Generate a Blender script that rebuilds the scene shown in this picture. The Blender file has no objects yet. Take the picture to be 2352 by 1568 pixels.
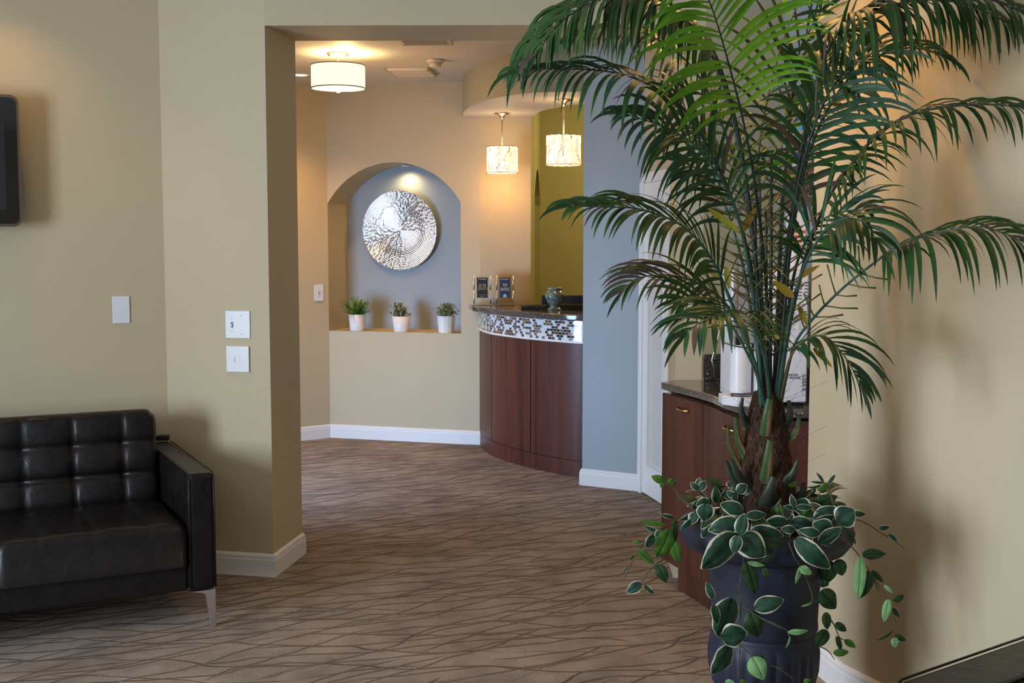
import bpy, math, random
from mathutils import Vector, Matrix, noise
from math import sin, cos, pi, radians as R, atan2, hypot, exp

# ---------------------------------------------------------------- camera
sc = bpy.context.scene
COL = sc.collection
F, W, H = 2750.0, 2352.0, 1568.0
TH = math.atan(228.0 / F)
CAMZ = 1.52
cam_d = bpy.data.cameras.new('camera'); cam = bpy.data.objects.new('camera', cam_d); COL.objects.link(cam)
cam.location = (0, 0, CAMZ); cam.rotation_euler = (pi / 2 - TH, 0, 0)
cam_d.sensor_width = 36.0; cam_d.lens = F / W * 36.0; cam_d.clip_start = 0.05
sc.camera = cam
sc.view_settings.view_transform = 'Standard'; sc.view_settings.look = 'None'
sc.view_settings.gamma = 1.0; sc.view_settings.use_curve_mapping = False
sc.view_settings.exposure = 0.0
try:
    sc.cycles.use_denoising = True
    sc.cycles.max_bounces = 8
    sc.cycles.sample_clamp_indirect = 6.0
    sc.cycles.caustics_reflective = False
    sc.cycles.caustics_refractive = False
except Exception:
    pass

# ---------------------------------------------------------------- world and daylight
world = bpy.data.worlds.new('sky'); sc.world = world; world.use_nodes = True
bg = world.node_tree.nodes['Background']
bg.inputs[0].default_value = (0.55, 0.72, 1.0, 1); bg.inputs[1].default_value = .8

def area(name, loc, target, sx, sy, power, col):
    l = bpy.data.lights.new(name, 'AREA'); l.shape = 'RECTANGLE'; l.size = sx; l.size_y = sy
    l.energy = power; l.color = col
    o = bpy.data.objects.new(name, l); COL.objects.link(o); o.location = loc
    o.rotation_euler = (Vector(target) - Vector(loc)).to_track_quat('-Z', 'Y').to_euler()
    return o

def spot(name, loc, target, power, col, angle=80, blend=0.6, rad=0.05):
    l = bpy.data.lights.new(name, 'SPOT'); l.energy = power; l.color = col
    l.spot_size = R(angle); l.spot_blend = blend; l.shadow_soft_size = rad
    o = bpy.data.objects.new(name, l); COL.objects.link(o); o.location = loc
    o.rotation_euler = (Vector(target) - Vector(loc)).to_track_quat('-Z', 'Y').to_euler()
    return o

def point(name, loc, power, col, rad=0.04):
    l = bpy.data.lights.new(name, 'POINT'); l.energy = power; l.color = col; l.shadow_soft_size = rad
    o = bpy.data.objects.new(name, l); COL.objects.link(o); o.location = loc
    return o

COOL = (0.72, 0.83, 1.0); WARM = (1.0, 0.52, 0.16); WARM2 = (1.0, 0.66, 0.33)
area('assumed_window_daylight', (-3.78, 1.05, 1.35), (0.6, 2.6, 1.15), 2.0, 1.5, 288, COOL)  # assumed source out of view, placed to suit the shadow directions
area('assumed_entrance_daylight', (-2.62, 5.97, 0.80), (-.10, 8.6, 0.2), 1.5, 1.2, 60, (0.46, 0.66, 1.0)).data.spread = R(95)  # assumed source, unseen; stands in front of a solid wall
area('added_back_fill_light', (0.3, -2.58, 1.5), (0.1, 3, 1.3), 1.8, 1.5, 22, (0.62, 0.80, 1.0))  # unseen fill light, added behind the viewpoint

# ---------------------------------------------------------------- picture measurements -> world
def ray(px, py):
    x = (px - W / 2) / F; y = (py - H / 2) / F
    return Vector((x, cos(TH) - y * sin(TH), -sin(TH) - y * cos(TH)))
def onz(px, py, z=0.0):
    d = ray(px, py); t = (z - CAMZ) / d.z
    return Vector((d.x * t, d.y * t, z))
def aty(px, py, Y):
    d = ray(px, py); t = Y / d.y
    return Vector((d.x * t, Y, CAMZ + d.z * t))

# ---------------------------------------------------------------- materials
def mat(name, col, rough=0.5, metal=0.0, spec=0.5, emit=None, es=0.0, trans=0.0, coat=0.0, alpha=1.0, ior=1.45, sub=None):
    m = bpy.data.materials.new(name); m.use_nodes = True
    b = m.node_tree.nodes['Principled BSDF']
    b.inputs['Base Color'].default_value = (*col, 1); b.inputs['Roughness'].default_value = rough
    b.inputs['Metallic'].default_value = metal; b.inputs['Specular IOR Level'].default_value = spec
    b.inputs['IOR'].default_value = ior
    b.inputs['Transmission Weight'].default_value = trans; b.inputs['Coat Weight'].default_value = coat
    b.inputs['Alpha'].default_value = alpha
    if emit:
        b.inputs['Emission Color'].default_value = (*emit, 1); b.inputs['Emission Strength'].default_value = es
    return m

class NT:
    def __init__(s, m): s.t = m.node_tree; s.n = s.t.nodes; s.b = s.n['Principled BSDF']
    def new(s, kind, **kw):
        n = s.n.new(kind)
        for k, v in kw.items():
            if k.startswith('_'): setattr(n, k[1:], v)
            else: n.inputs[k.replace('__', ' ')].default_value = v
        return n
    def link(s, a, b): s.t.links.new(a, b)
    def ramp(s, fac, stops, interp='LINEAR'):
        r = s.n.new('ShaderNodeValToRGB'); r.color_ramp.interpolation = interp
        e = r.color_ramp.elements
        while len(e) < len(stops): e.new(0.5)
        for i, (p, c) in enumerate(stops): e[i].position = p; e[i].color = (*c, 1)
        s.link(fac, r.inputs[0]); return r.outputs[0]
    def math(s, op, a, b=None, c=None):
        n = s.n.new('ShaderNodeMath'); n.operation = op
        for i, v in enumerate((a, b, c)):
            if v is None: continue
            if isinstance(v, (int, float)): n.inputs[i].default_value = v
            else: s.link(v, n.inputs[i])
        return n.outputs[0]
    def bump(s, h, strength, dist):
        n = s.n.new('ShaderNodeBump'); n.inputs['Strength'].default_value = strength
        n.inputs['Distance'].default_value = dist; s.link(h, n.inputs['Height']); s.link(n.outputs[0], s.b.inputs['Normal'])
    def mix(s, fac, a, b):
        n = s.n.new('ShaderNodeMix'); n.data_type = 'RGBA'
        for sock, v in ((n.inputs[0], fac), (n.inputs[6], a), (n.inputs[7], b)):
            if isinstance(v, (int, float)): sock.default_value = v
            elif isinstance(v, tuple): sock.default_value = (*v, 1)
            else: s.link(v, sock)
        return n.outputs[2]

def paint(name, col, rough=0.62):
    m = mat(name, col, rough, spec=0.35); k = NT(m)
    tc = k.new('ShaderNodeTexCoord'); nz = k.new('ShaderNodeTexNoise', Scale=260.0, Detail=3.0)
    k.link(tc.outputs['Object'], nz.inputs[0]); k.bump(nz.outputs[0], 0.12, 0.002)
    n2 = k.new('ShaderNodeTexNoise', Scale=1.3, Detail=2.0); k.link(tc.outputs['Object'], n2.inputs[0])
    c = k.ramp(n2.outputs[0], [(0.3, tuple(x * 0.97 for x in col)), (0.7, tuple(min(1, x * 1.03) for x in col))])
    k.link(c, k.b.inputs['Base Color']); return m

M = {}
M['tan'] = paint('tan_wall_paint', (0.53, 0.45, 0.295))
M['blue'] = paint('blue_grey_wall_paint', (0.335, 0.385, 0.42))
M['olive'] = paint('olive_wall_paint', (0.40, 0.365, 0.125))
M['sage'] = paint('sage_soffit_paint', (0.36, 0.335, 0.225))
M['ceil'] = paint('ceiling_paint', (0.66, 0.62, 0.55))
M['white_trim'] = mat('white_gloss_trim', (0.78, 0.78, 0.76), 0.35)
M['white_plastic'] = mat('white_plastic', (0.74, 0.76, 0.80), 0.35)
M['shadow_gap'] = mat('dark_recess', (0.02, 0.015, 0.012), 0.8)
M['black_plastic'] = mat('black_plastic', (0.012, 0.012, 0.014), 0.3)
M['black_matte'] = mat('black_matte', (0.02, 0.02, 0.02), 0.6)
M['chrome'] = mat('brushed_chrome', (0.75, 0.75, 0.80), 0.34, 1.0)
M['nickel'] = mat('satin_nickel', (0.62, 0.52, 0.42), 0.3, 1.0)
M['brass'] = mat('antique_brass', (0.50, 0.38, 0.18), 0.35, 1.0)
M['ceramic'] = mat('white_ceramic', (0.78, 0.77, 0.76), 0.35, spec=0.5)

def carpet():
    m = mat('patterned_carpet', (0.2, 0.16, 0.13), 0.95, spec=0.1); k = NT(m)
    tc = k.new('ShaderNodeTexCoord'); obj = tc.outputs['Object']
    sep = k.new('ShaderNodeSeparateXYZ'); k.link(obj, sep.inputs[0])
    X, Y = sep.outputs[0], sep.outputs[1]
    lines = None
    # (direction angle, spacing, wander, noise scale, line half width, seed)
    for (ang, sp, wa, ns, hw, sd) in ((44, 0.150, 0.085, 1.9, 0.036, 0.0), (15, 0.105, 0.085, 2.3, 0.036, 7.0), (32, 0.26, 0.13, 1.5, 0.034, 13.0), (-4, 0.17, 0.11, 2.0, 0.030, 21.0)):
        a = R(ang)
        v = k.math('ADD', k.math('MULTIPLY', X, -sin(a)), k.math('MULTIPLY', Y, cos(a)))
        u = k.math('ADD', k.math('MULTIPLY', X, cos(a)), k.math('MULTIPLY', Y, sin(a)))
        cmb = k.new('ShaderNodeCombineXYZ', Z=sd)
        k.link(k.math('MULTIPLY', u, 1.0), cmb.inputs[0]); k.link(k.math('MULTIPLY', v, 1.9), cmb.inputs[1])
        nz = k.new('ShaderNodeTexNoise', Scale=ns, Detail=2.0, Roughness=0.45); k.link(cmb.outputs[0], nz.inputs[0])
        w = k.math('ADD', k.math('DIVIDE', v, sp), k.math('MULTIPLY', k.math('SUBTRACT', nz.outputs[0], 0.5), wa / sp * 2.4))
        fr = k.math('ABSOLUTE', k.math('SUBTRACT', k.math('FRACT', w), 0.5))
        ln = k.math('SUBTRACT', 1.0, k.math('DIVIDE', fr, hw * 0.155 / sp * 1.6))
        cm2 = k.new('ShaderNodeCombineXYZ', Z=sd + 3.3); k.link(k.math('MULTIPLY', u, .8), cm2.inputs[0]); k.link(k.math('MULTIPLY', w, .9), cm2.inputs[1])
        ms = k.new('ShaderNodeTexNoise', Scale=2.6, Detail=1.0); k.link(cm2.outputs[0], ms.inputs[0])
        ln = k.math('MULTIPLY', k.math('MAXIMUM', ln, 0.0), k.math('MINIMUM', 1.0, k.math('MAXIMUM', 0.0, k.math('MULTIPLY', k.math('SUBTRACT', ms.outputs[0], .40), 14.0))))
        lines = ln if lines is None else k.math('MAXIMUM', lines, ln)
    big = k.new('ShaderNodeTexNoise', Scale=2.2, Detail=3.0); k.link(obj, big.inputs[0])
    fine = k.new('ShaderNodeTexNoise', Scale=210.0, Detail=3.0, Roughness=.7); k.link(obj, fine.inputs[0])
    mid = k.new('ShaderNodeTexNoise', Scale=8.0, Detail=3.0); k.link(obj, mid.inputs[0])
    base = k.ramp(k.math('ADD', k.math('MULTIPLY', big.outputs[0], .55), k.math('MULTIPLY', mid.outputs[0], .45)), [(0.36, (0.215, 0.155, 0.108)), (0.62, (0.395, 0.305, 0.225))])
    fn = k.ramp(fine.outputs[0], [(0.32, (0.52, 0.52, 0.52)), (0.68, (1.35, 1.35, 1.35))])
    mul = k.new('ShaderNodeMix', _data_type='RGBA', _blend_type='MULTIPLY'); mul.inputs[0].default_value = 1.0
    k.link(base, mul.inputs[6]); k.link(fn, mul.inputs[7])
    col = k.mix(k.math('MULTIPLY', lines, 0.66), mul.outputs[2], (0.060, 0.042, 0.026))
    k.link(col, k.b.inputs['Base Color'])
    hgt = k.math('SUBTRACT', k.math('MULTIPLY', fine.outputs[0], 0.35), k.math('MULTIPLY', lines, 1.0))
    k.bump(hgt, 1.0, 0.010)
    k.b.inputs['Sheen Weight'].default_value = 0.12; k.b.inputs['Sheen Roughness'].default_value = 0.5
    return m
M['carpet'] = carpet()

def wood(name, c1, c2, rough=0.3, sc_=1.0):
    m = mat(name, c1, rough, spec=0.4, coat=0.0); k = NT(m)
    tc = k.new('ShaderNodeTexCoord'); mp = k.new('ShaderNodeMapping'); mp.inputs['Scale'].default_value = (9 * sc_, 9 * sc_, 0.55)
    k.link(tc.outputs['Object'], mp.inputs[0])
    n1 = k.new('ShaderNodeTexNoise', Scale=1.0, Detail=5.0, Roughness=0.6, Distortion=0.6); k.link(mp.outputs[0], n1.inputs[0])
    mp2 = k.new('ShaderNodeMapping'); mp2.inputs['Scale'].default_value = (110, 110, 2.2); k.link(tc.outputs['Object'], mp2.inputs[0])
    n2 = k.new('ShaderNodeTexNoise', Scale=1.0, Detail=3.0); k.link(mp2.outputs[0], n2.inputs[0])
    f = k.math('ADD', k.math('MULTIPLY', n1.outputs[0], 0.75), k.math('MULTIPLY', n2.outputs[0], 0.25))
    k.link(k.ramp(f, [(0.36, c1), (0.62, c2)]), k.b.inputs['Base Color'])
    k.bump(n2.outputs[0], 0.05, 0.001); return m
M['cherry'] = wood('dark_cherry_veneer', (0.050, 0.013, 0.009), (0.118, 0.034, 0.020), 0.42)
M['cherry2'] = wood('brown_cherry_veneer', (0.052, 0.018, 0.012), (0.112, 0.040, 0.026), 0.42)

def granite():
    m = mat('speckled_granite', (0.06, 0.055, 0.05), 0.12, spec=0.6, coat=0.4); k = NT(m)
    tc = k.new('ShaderNodeTexCoord'); o = tc.outputs['Object']
    n1 = k.new('ShaderNodeTexNoise', Scale=180.0, Detail=4.0, Roughness=0.7); k.link(o, n1.inputs[0])
    v = k.new('ShaderNodeTexVoronoi', Scale=85.0); k.link(o, v.inputs[0])
    v2 = k.new('ShaderNodeTexNoise', Scale=38.0, Detail=0.0); k.link(o, v2.inputs[0])
    base = k.ramp(n1.outputs[0], [(0.35, (0.030, 0.026, 0.024)), (0.55, (0.085, 0.075, 0.066)), (0.75, (0.20, 0.18, 0.16))])
    sp = k.math('MULTIPLY', k.math('LESS_THAN', v.outputs[0], 0.22), k.math('GREATER_THAN', v2.outputs[0], 0.56))
    k.link(k.mix(sp, base, (0.62, 0.62, 0.62)), k.b.inputs['Base Color']); return m
M['granite'] = granite()

def leather():
    m = mat('black_leather', (0.0075, 0.007, 0.0075), 0.36, spec=0.32); k = NT(m)
    tc = k.new('ShaderNodeTexCoord'); o = tc.outputs['Object']
    n1 = k.new('ShaderNodeTexVoronoi', Scale=330.0); k.link(o, n1.inputs[0])
    n2 = k.new('ShaderNodeTexNoise', Scale=14.0, Detail=5.0, Roughness=0.65, Distortion=1.2); k.link(o, n2.inputs[0])
    h = k.math('ADD', k.math('MULTIPLY', n1.outputs[0], 0.06), n2.outputs[0]); k.bump(h, 0.35, 0.006)
    k.link(k.ramp(n2.outputs[0], [(0.3, (0.005, 0.005, 0.0055)), (0.75, (0.014, 0.011, 0.010))]), k.b.inputs['Base Color'])
    k.link(k.ramp(n2.outputs[0], [(0.3, (0.28,) * 3), (0.8, (0.42,) * 3)]), k.b.inputs['Roughness']); return m
M['leather'] = leather()

def mosaic():
    m = mat('glass_mosaic_tile', (0.5, 0.5, 0.5), 0.12, spec=0.6, coat=0.5); k = NT(m)
    uv = k.new('ShaderNodeUVMap'); sp = k.new('ShaderNodeSeparateXYZ'); k.link(uv.outputs[0], sp.inputs[0])
    TW, THh = 0.031, 0.0180
    v = k.math('DIVIDE', sp.outputs[1], THh); row = k.math('FLOOR', v); fv = k.math('FRACT', v)
    u = k.math('ADD', k.math('DIVIDE', sp.outputs[0], TW), k.math('MULTIPLY', k.math('MODULO', row, 2.0), 0.5))
    cu = k.math('FLOOR', u); fu = k.math('FRACT', u)
    cmb = k.new('ShaderNodeCombineXYZ'); k.link(cu, cmb.inputs[0]); k.link(row, cmb.inputs[1])
    wn = k.new('ShaderNodeTexWhiteNoise', _noise_dimensions='3D'); k.link(cmb.outputs[0], wn.inputs['Vector'])
    tile = k.ramp(wn.outputs['Value'], [(0.0, (0.74, 0.78, 0.84)), (0.40, (0.30, 0.27, 0.25)), (0.52, (0.16, 0.12, 0.085)),
                 (0.66, (0.05, 0.035, 0.022)), (0.82, (0.34, 0.29, 0.22)), (0.93, (0.55, 0.52, 0.56))], 'CONSTANT')
    g1 = k.math('LESS_THAN', fu, 0.065); g2 = k.math('LESS_THAN', fv, 0.11)
    g = k.math('MAXIMUM', g1, g2)
    k.link(k.mix(g, tile, (0.80, 0.80, 0.80)), k.b.inputs['Base Color'])
    k.link(k.ramp(wn.outputs['Value'], [(0.0, (0, 0, 0)), (0.40, (0.85,) * 3), (0.66, (0.1,) * 3), (0.82, (0.8,) * 3)], 'CONSTANT'), k.b.inputs['Metallic'])
    k.link(k.math('ADD', k.math('MULTIPLY', g, 0.5), 0.12), k.b.inputs['Roughness'])
    k.bump(k.math('SUBTRACT', 1.0, g), 0.6, 0.0015); return m
M['mosaic'] = mosaic()

# ---------------------------------------------------------------- mesh builder
class MB:
    def __init__(s): s.v = []; s.f = []; s.m = []; s.uv = {}; s.col = {}
    def add(s, vs, fs, mi=0):
        o = len(s.v); s.v += [Vector(p) for p in vs]
        for f in fs: s.f.append([i + o for i in f]); s.m.append(mi)
        return o
    def box(s, a, b, mi=0, T=None):
        (x0, y0, z0), (x1, y1, z1) = a, b
        vs = [Vector(p) for p in ((x0,y0,z0),(x1,y0,z0),(x1,y1,z0),(x0,y1,z0),(x0,y0,z1),(x1,y0,z1),(x1,y1,z1),(x0,y1,z1))]
        if T: vs = [T @ p for p in vs]
        s.add(vs, [(0,3,2,1),(4,5,6,7),(0,1,5,4),(1,2,6,5),(2,3,7,6),(3,0,4,7)], mi)
    def prism(s, pts, z0, z1, mi=0, em=None, cap=None):
        n = len(pts); vs = [(p[0], p[1], z0) for p in pts] + [(p[0], p[1], z1) for p in pts]
        ar = sum(pts[i][0] * pts[(i+1) % n][1] - pts[(i+1) % n][0] * pts[i][1] for i in range(n))
        o = len(s.v); s.v += [Vector(p) for p in vs]
        cm = mi if cap is None else cap
        bot = list(range(n)); top = list(range(n, 2 * n))
        if ar > 0: bot.reverse()
        else: top.reverse()
        for f, mm in ((bot, cm), (top, cm)): s.f.append([i + o for i in f]); s.m.append(mm)
        for i in range(n):
            j = (i + 1) % n; f = [i, j, j + n, i + n]
            if ar < 0: f.reverse()
            s.f.append([q + o for q in f]); s.m.append(em[i] if em else mi)
    def tube(s, pts, rad, seg=8, mi=0, cap=True, flat=1.0):
        pts = [Vector(p) for p in pts]; n = len(pts)
        if isinstance(rad, (int, float)): rad = [rad] * n
        t0 = (pts[1] - pts[0]).normalized(); up = Vector((0, 0, 1)) if abs(t0.z) < 0.9 else Vector((1, 0, 0))
        u = t0.cross(up).normalized(); o = len(s.v)
        for i in range(n):
            t = (pts[min(i+1, n-1)] - pts[max(i-1, 0)]).normalized()
            u = (u - t * u.dot(t)).normalized(); w = t.cross(u)
            for q in range(seg):
                a = 2 * pi * q / seg; s.v.append(pts[i] + u * (cos(a) * rad[i]) + w * (sin(a) * rad[i] * flat))
        for i in range(n - 1):
            for q in range(seg):
                a = o + i * seg + q; b = o + i * seg + (q + 1) % seg
                s.f.append([a, b, b + seg, a + seg]); s.m.append(mi)
        if cap:
            s.f.append([o + q for q in reversed(range(seg))]); s.m.append(mi)
            s.f.append([o + (n - 1) * seg + q for q in range(seg)]); s.m.append(mi)
    def lathe(s, prof, c=(0, 0, 0), seg=32, mi=0, fn=None, T=None):
        o = len(s.v); c = Vector(c)
        for i, (r, z) in enumerate(prof):
            for q in range(seg):
                a = 2 * pi * q / seg; rr = r * (fn(a, z, r) if fn else 1)
                p = Vector((cos(a) * rr, sin(a) * rr, z)); s.v.append(c + (T @ p if T else p))
        for i in range(len(prof) - 1):
            for q in range(seg):
                a = o + i * seg + q; b = o + i * seg + (q + 1) % seg
                s.f.append([a, b, b + seg, a + seg]); s.m.append(mi)
    def grid(s, fn, nu, nv, mi=0, uvf=None, closed=False):
        o = len(s.v)
        for j in range(nv + 1):
            for i in range(nu + 1):
                s.v.append(Vector(fn(i / nu, j / nv)))
                if uvf: s.uv[len(s.v) - 1] = uvf(i / nu, j / nv)
        for j in range(nv):
            for i in range(nu):
                a = o + j * (nu + 1) + i; s.f.append([a, a + 1, a + nu + 2, a + nu + 1]); s.m.append(mi)
        return o
    def build(s, name, mats, parent=None, smooth=False, bevel=0.0, T=None, bseg=2, auto=None):
        me = bpy.data.meshes.new(name)
        vs = [T @ p for p in s.v] if T else s.v
        me.from_pydata([tuple(p) for p in vs], [], s.f)
        if not isinstance(mats, (list, tuple)): mats = [mats]
        for q in mats: me.materials.append(M[q] if isinstance(q, str) else q)
        me.polygons.foreach_set('material_index', s.m)
        if smooth: me.polygons.foreach_set('use_smooth', [True] * len(me.polygons))
        if s.uv:
            l = me.uv_layers.new(name='UVMap')
            for lp in me.loops:
                l.data[lp.index].uv = s.uv.get(lp.vertex_index, (0, 0))
        if s.col:
            ca = me.attributes.new('edge', 'FLOAT', 'POINT')
            for i, vv in s.col.items(): ca.data[i].value = vv
        me.validate(); me.update()
        o = bpy.data.objects.new(name, me); COL.objects.link(o)
        if parent:
            o.parent = parent; o.matrix_parent_inverse = parent_mat(parent).inverted()
        if bevel:
            b = o.modifiers.new('bevel', 'BEVEL'); b.width = bevel; b.segments = bseg; b.limit_method = 'ANGLE'; b.angle_limit = R(35)
            b.harden_normals = False
            me.polygons.foreach_set('use_smooth', [True] * len(me.polygons))
            wn = o.modifiers.new('wn', 'WEIGHTED_NORMAL'); wn.keep_sharp = True
        return o

def parent_mat(o):
    m = Matrix.Translation(o.location) @ o.rotation_euler.to_matrix().to_4x4()
    return parent_mat(o.parent) @ o.matrix_parent_inverse @ m if o.parent else m

def tag(o, label, cat, group=None, kind=None):
    o['label'] = label; o['category'] = cat
    if group: o['group'] = group
    if kind: o['kind'] = kind
    return o
def struct(o): o['kind'] = 'structure'; return o
def thing(name, loc, label, cat, group=None, rz=0.0):
    o = bpy.data.objects.new(name, None); COL.objects.link(o); o.location = loc; o.rotation_euler = (0, 0, rz)
    o.empty_display_size = 0.05
    return tag(o, label, cat, group)
def catmull(pts, n):
    pts = [Vector(p) for p in pts]; P = [2 * pts[0] - pts[1]] + pts + [2 * pts[-1] - pts[-2]]; out = []
    k = len(pts) - 1
    for i in range(n + 1):
        t = i / n * k; j = min(int(t), k - 1); u = t - j
        a, b, c, d = P[j:j + 4]
        out.append(0.5 * ((2 * b) + (c - a) * u + (2*a - 5*b + 4*c - d) * u*u + (3*b - a - 3*c + d) * u**3))
    return out
def lettering(txt, size, M4, material, parent, name='lettering', sx=1.0, depth=0.0004):
    c = bpy.data.curves.new('t', 'FONT'); c.body = txt; c.size = size; c.align_x = 'CENTER'; c.align_y = 'CENTER'; c.extrude = depth
    t = bpy.data.objects.new('t', c); COL.objects.link(t)
    dg = bpy.context.evaluated_depsgraph_get(); me = bpy.data.meshes.new_from_object(t.evaluated_get(dg))
    bpy.data.objects.remove(t)
    me.transform(M4 @ Matrix.Diagonal((sx, 1, 1, 1)))
    me.materials.clear(); me.materials.append(M[material] if isinstance(material, str) else material)
    o = bpy.data.objects.new(name, me); COL.objects.link(o)
    if parent: o.parent = parent; o.matrix_parent_inverse = parent_mat(parent).inverted()
    return o
def frame_mat(o, xdir, zdir=(0, 0, 1)):
    """matrix whose x is xdir (horizontal), y is up, z is outward normal"""
    x = Vector(xdir).normalized(); y = Vector(zdir).normalized(); z = x.cross(y)
    m = Matrix((x, y, z)).transposed().to_4x4(); m.translation = Vector(o); return m

# ================================================================= STRUCTURE
CZ = 2.70
A = Vector((-1.585, 5.47)); J1 = Vector(onz(634, 1325)[:2]) + Vector((-.012, .01)); J2 = Vector(aty(694, 1200, J1.y + .40)[:2])
K1 = Vector(aty(1553, 700, J1.y - 0.02)[:2]); K2 = Vector(aty(1536, 700, J1.y + .38)[:2])
N1 = Vector(aty(1613, 700, J1.y - .04)[:2]); N2 = Vector((1.215, N1.y + .12))
R1 = Vector((1.066, 4.262)); R2 = Vector((1.118, 3.93)); rd = Vector((.385, -.923))
R3 = R2 + rd * 6.95
rdl = Vector((-.903, -.430)); LW = A + rdl * 2.35
B = Vector(onz(759, 1004)[:2]); C = Vector(onz(1060, 1019)[:2]); E = Vector(onz(1104, 1021)[:2])
T_ = Vector(aty(1219, 500, E.y)[:2]); E = Vector((E.x, E.y)); 
ab = (Vector(onz(697, 1011)[:2]) - B).normalized()
FA = B + ab * 2.9
C1 = Vector(onz(1337, 1113)[:2]); D1 = Vector(onz(1473, 1128)[:2]); G1 = Vector(onz(1529, 1163)[:2])
0 and print('J1', J1, 'K1', K1, 'N1', N1, 'B', B, 'C', C, 'E', E, 'C1', C1, 'D1', D1, 'G1', G1, 'LW', LW, 'FA', FA)

b = MB(); b.prism([(-4.2, -3.2), (4.6, -3.2), (4.6, 11.2), (-4.2, 11.2)], -0.08, 0.0); struct(b.build('floor', 'carpet'))
b = MB(); b.prism([(-4.2, -3.2), (4.6, -3.2), (4.6, 11.2), (-4.2, 11.2)], CZ, CZ + .1); struct(b.build('ceiling', 'ceil'))

def wall(name, pts, z0=0.0, z1=CZ, mats=('tan',), em=None, cap=None):
    q = MB(); q.prism(pts, z0, z1, 0, em, cap); return struct(q.build(name, list(mats)))
wall('wall_left', [A, J1, J2, (-3.72, J2.y + .05), (LW.x, LW.y)])
wall('wall_front', [J1, K1, K2, J2], 2.468, CZ)
# pier right of the opening, back of the coffee nook, its blue side wall
wall('wall_nook', [K1, N1, N2, (1.45, N2.y), (1.45, K2.y + .12), (1.05, K2.y + .12), K2])
wall('wall_nook_side', [(1.215, 4.30), (1.30, 4.30), (1.30, N2.y), (1.215, N2.y)], mats=('blue',))
wall('wall_right', [R1, R2, R3, R3 + Vector((.3, .12)), R2 + Vector((.35, .15)), (1.45, 4.3), (1.2, 4.3)])
# back wall of the front room with an added, unseen window opening
def wall_hole(name, p, q, th, z0, z1, u0, u1, mats=('tan',)):
    p = Vector(p); q = Vector(q); L = (q - p).length; d = (q - p) / L; n = Vector((-d.y, d.x)) * th
    w = MB()
    for a0, a1, c0, c1 in ((0, u0, 0, CZ), (u1, L, 0, CZ), (u0, u1, 0, z0), (u0, u1, z1, CZ)):
        if c1 > c0 and a1 > a0:
            w.prism([p + d * a0, p + d * a1, p + d * a1 + n, p + d * a0 + n], c0, c1)
    return struct(w.build(name, list(mats)))
wall_hole('wall_back', (-3.72, -2.5), (3.9, -2.5), -0.12, .75, 2.25, 3.1, 4.9)
wall_hole('wall_west', (-3.72, -2.5), (-3.72, LW.y), 0.12, .6, 2.3, 2.5, 4.6)  # opening assumed for the unseen side light
wall('wall_far_west', [(-3.72, J2.y + .05), (-3.72, FA.y), (-3.84, FA.y), (-3.84, J2.y + .05)])  # plain unseen side wall of the far room, no entrance in it
def window(name, p, q, z0, z1, nm=2):
    p = Vector(p); q = Vector(q); d = (q - p); L = d.length; d /= L; n = Vector((-d.y, d.x))
    fr = MB(); t = .05
    def bar(a0, a1, c0, c1): fr.prism([p + d*a0 - n*.02, p + d*a1 - n*.02, p + d*a1 + n*.04, p + d*a0 + n*.04], c0, c1)
    bar(0, t, z0, z1); bar(L - t, L, z0, z1); bar(0, L, z0, z0 + t); bar(0, L, z1 - t, z1)
    for i in range(1, nm): bar(L * i / nm - .025, L * i / nm + .025, z0, z1)
    struct(fr.build(name, 'white_trim'))
window('assumed_window_1', (-3.74, .0), (-3.74, 2.1), .6, 2.3, 2)  # assumed frame, out of view, goes with the side light
window('added_window_2', (-.62, -2.54), (1.18, -2.54), .75, 2.25, 2)  # added frame, out of view, goes with the back fill light
window('added_glazing_frame', (-3.45, J2.y + .07), (-1.80, J2.y + .07), .05, 2.1, 2)  # added unseen frame fixed to solid wall, nothing opens behind it
q = MB(); q.box((-3.42, J2.y + .055, .08), (-1.83, J2.y + .065, 2.07)); struct(q.build('added_glazing_pane', mat('opaque_blue_pane', (.5, .6, .7), .3)))  # added unseen pane on solid wall, no opening; dresses the area light

# far room: left wall, niche wall, tan wall behind the pendants
u = (C - B).normalized(); nb = Vector((-u.y, u.x)); NW = (C - B).length; ND = 0.36
SILL, SPR, RISE = 0.835, 1.815, 0.305
wall('wall_far_left', [B, FA, FA + nb * .3 + Vector((-.1, .1)), B + nb * (ND + .1) + ab * .02, B + nb * ND])
wall('wall_niche_lower', [B, C, C + nb * (ND + .1), B + nb * (ND + .1)], 0, SILL)
wall('wall_niche_back', [B + nb * ND - u * .1, C + nb * ND + u * .1, C + nb * (ND + .1) + u * .1, B + nb * (ND + .1) - u * .1], SILL, CZ, mats=('blue',))
Rr = ((NW / 2) ** 2 + RISE ** 2) / (2 * RISE)
pts = [(0, CZ), (0, SPR)]
a0 = math.asin(NW / 2 / Rr)
for i in range(1, 40):
    a = -a0 + 2 * a0 * i / 40; pts.append((NW / 2 + Rr * sin(a), SPR + RISE - Rr + Rr * cos(a)))
pts += [(NW, SPR), (NW, CZ)]
q = MB(); n = len(pts)
def PP(p, d): v = B + u * p[0] + nb * d; return (v.x, v.y, p[1])
q.add([PP(p, 0) for p in pts], [list(range(n))])
q.add([PP(p, ND) for p in pts], [list(reversed(range(n)))])
q.add([PP(p, 0) for p in pts] + [PP(p, ND) for p in pts], [[j, i, i + n, j + n] for i, j in ((i, (i + 1) % n) for i in range(n))])
struct(q.build('wall_niche_arch', 'tan'))
Te = Vector((T_.x + .022, T_.y + .03))
wall('wall_far', [C, E, T_, Te, Te + Vector((0, .10)), (C.x + .02, C.y + ND + .1), C + nb * ND], mats=('tan', 'olive'), em=[0, 0, 1, 1, 1, 0, 0])
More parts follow.
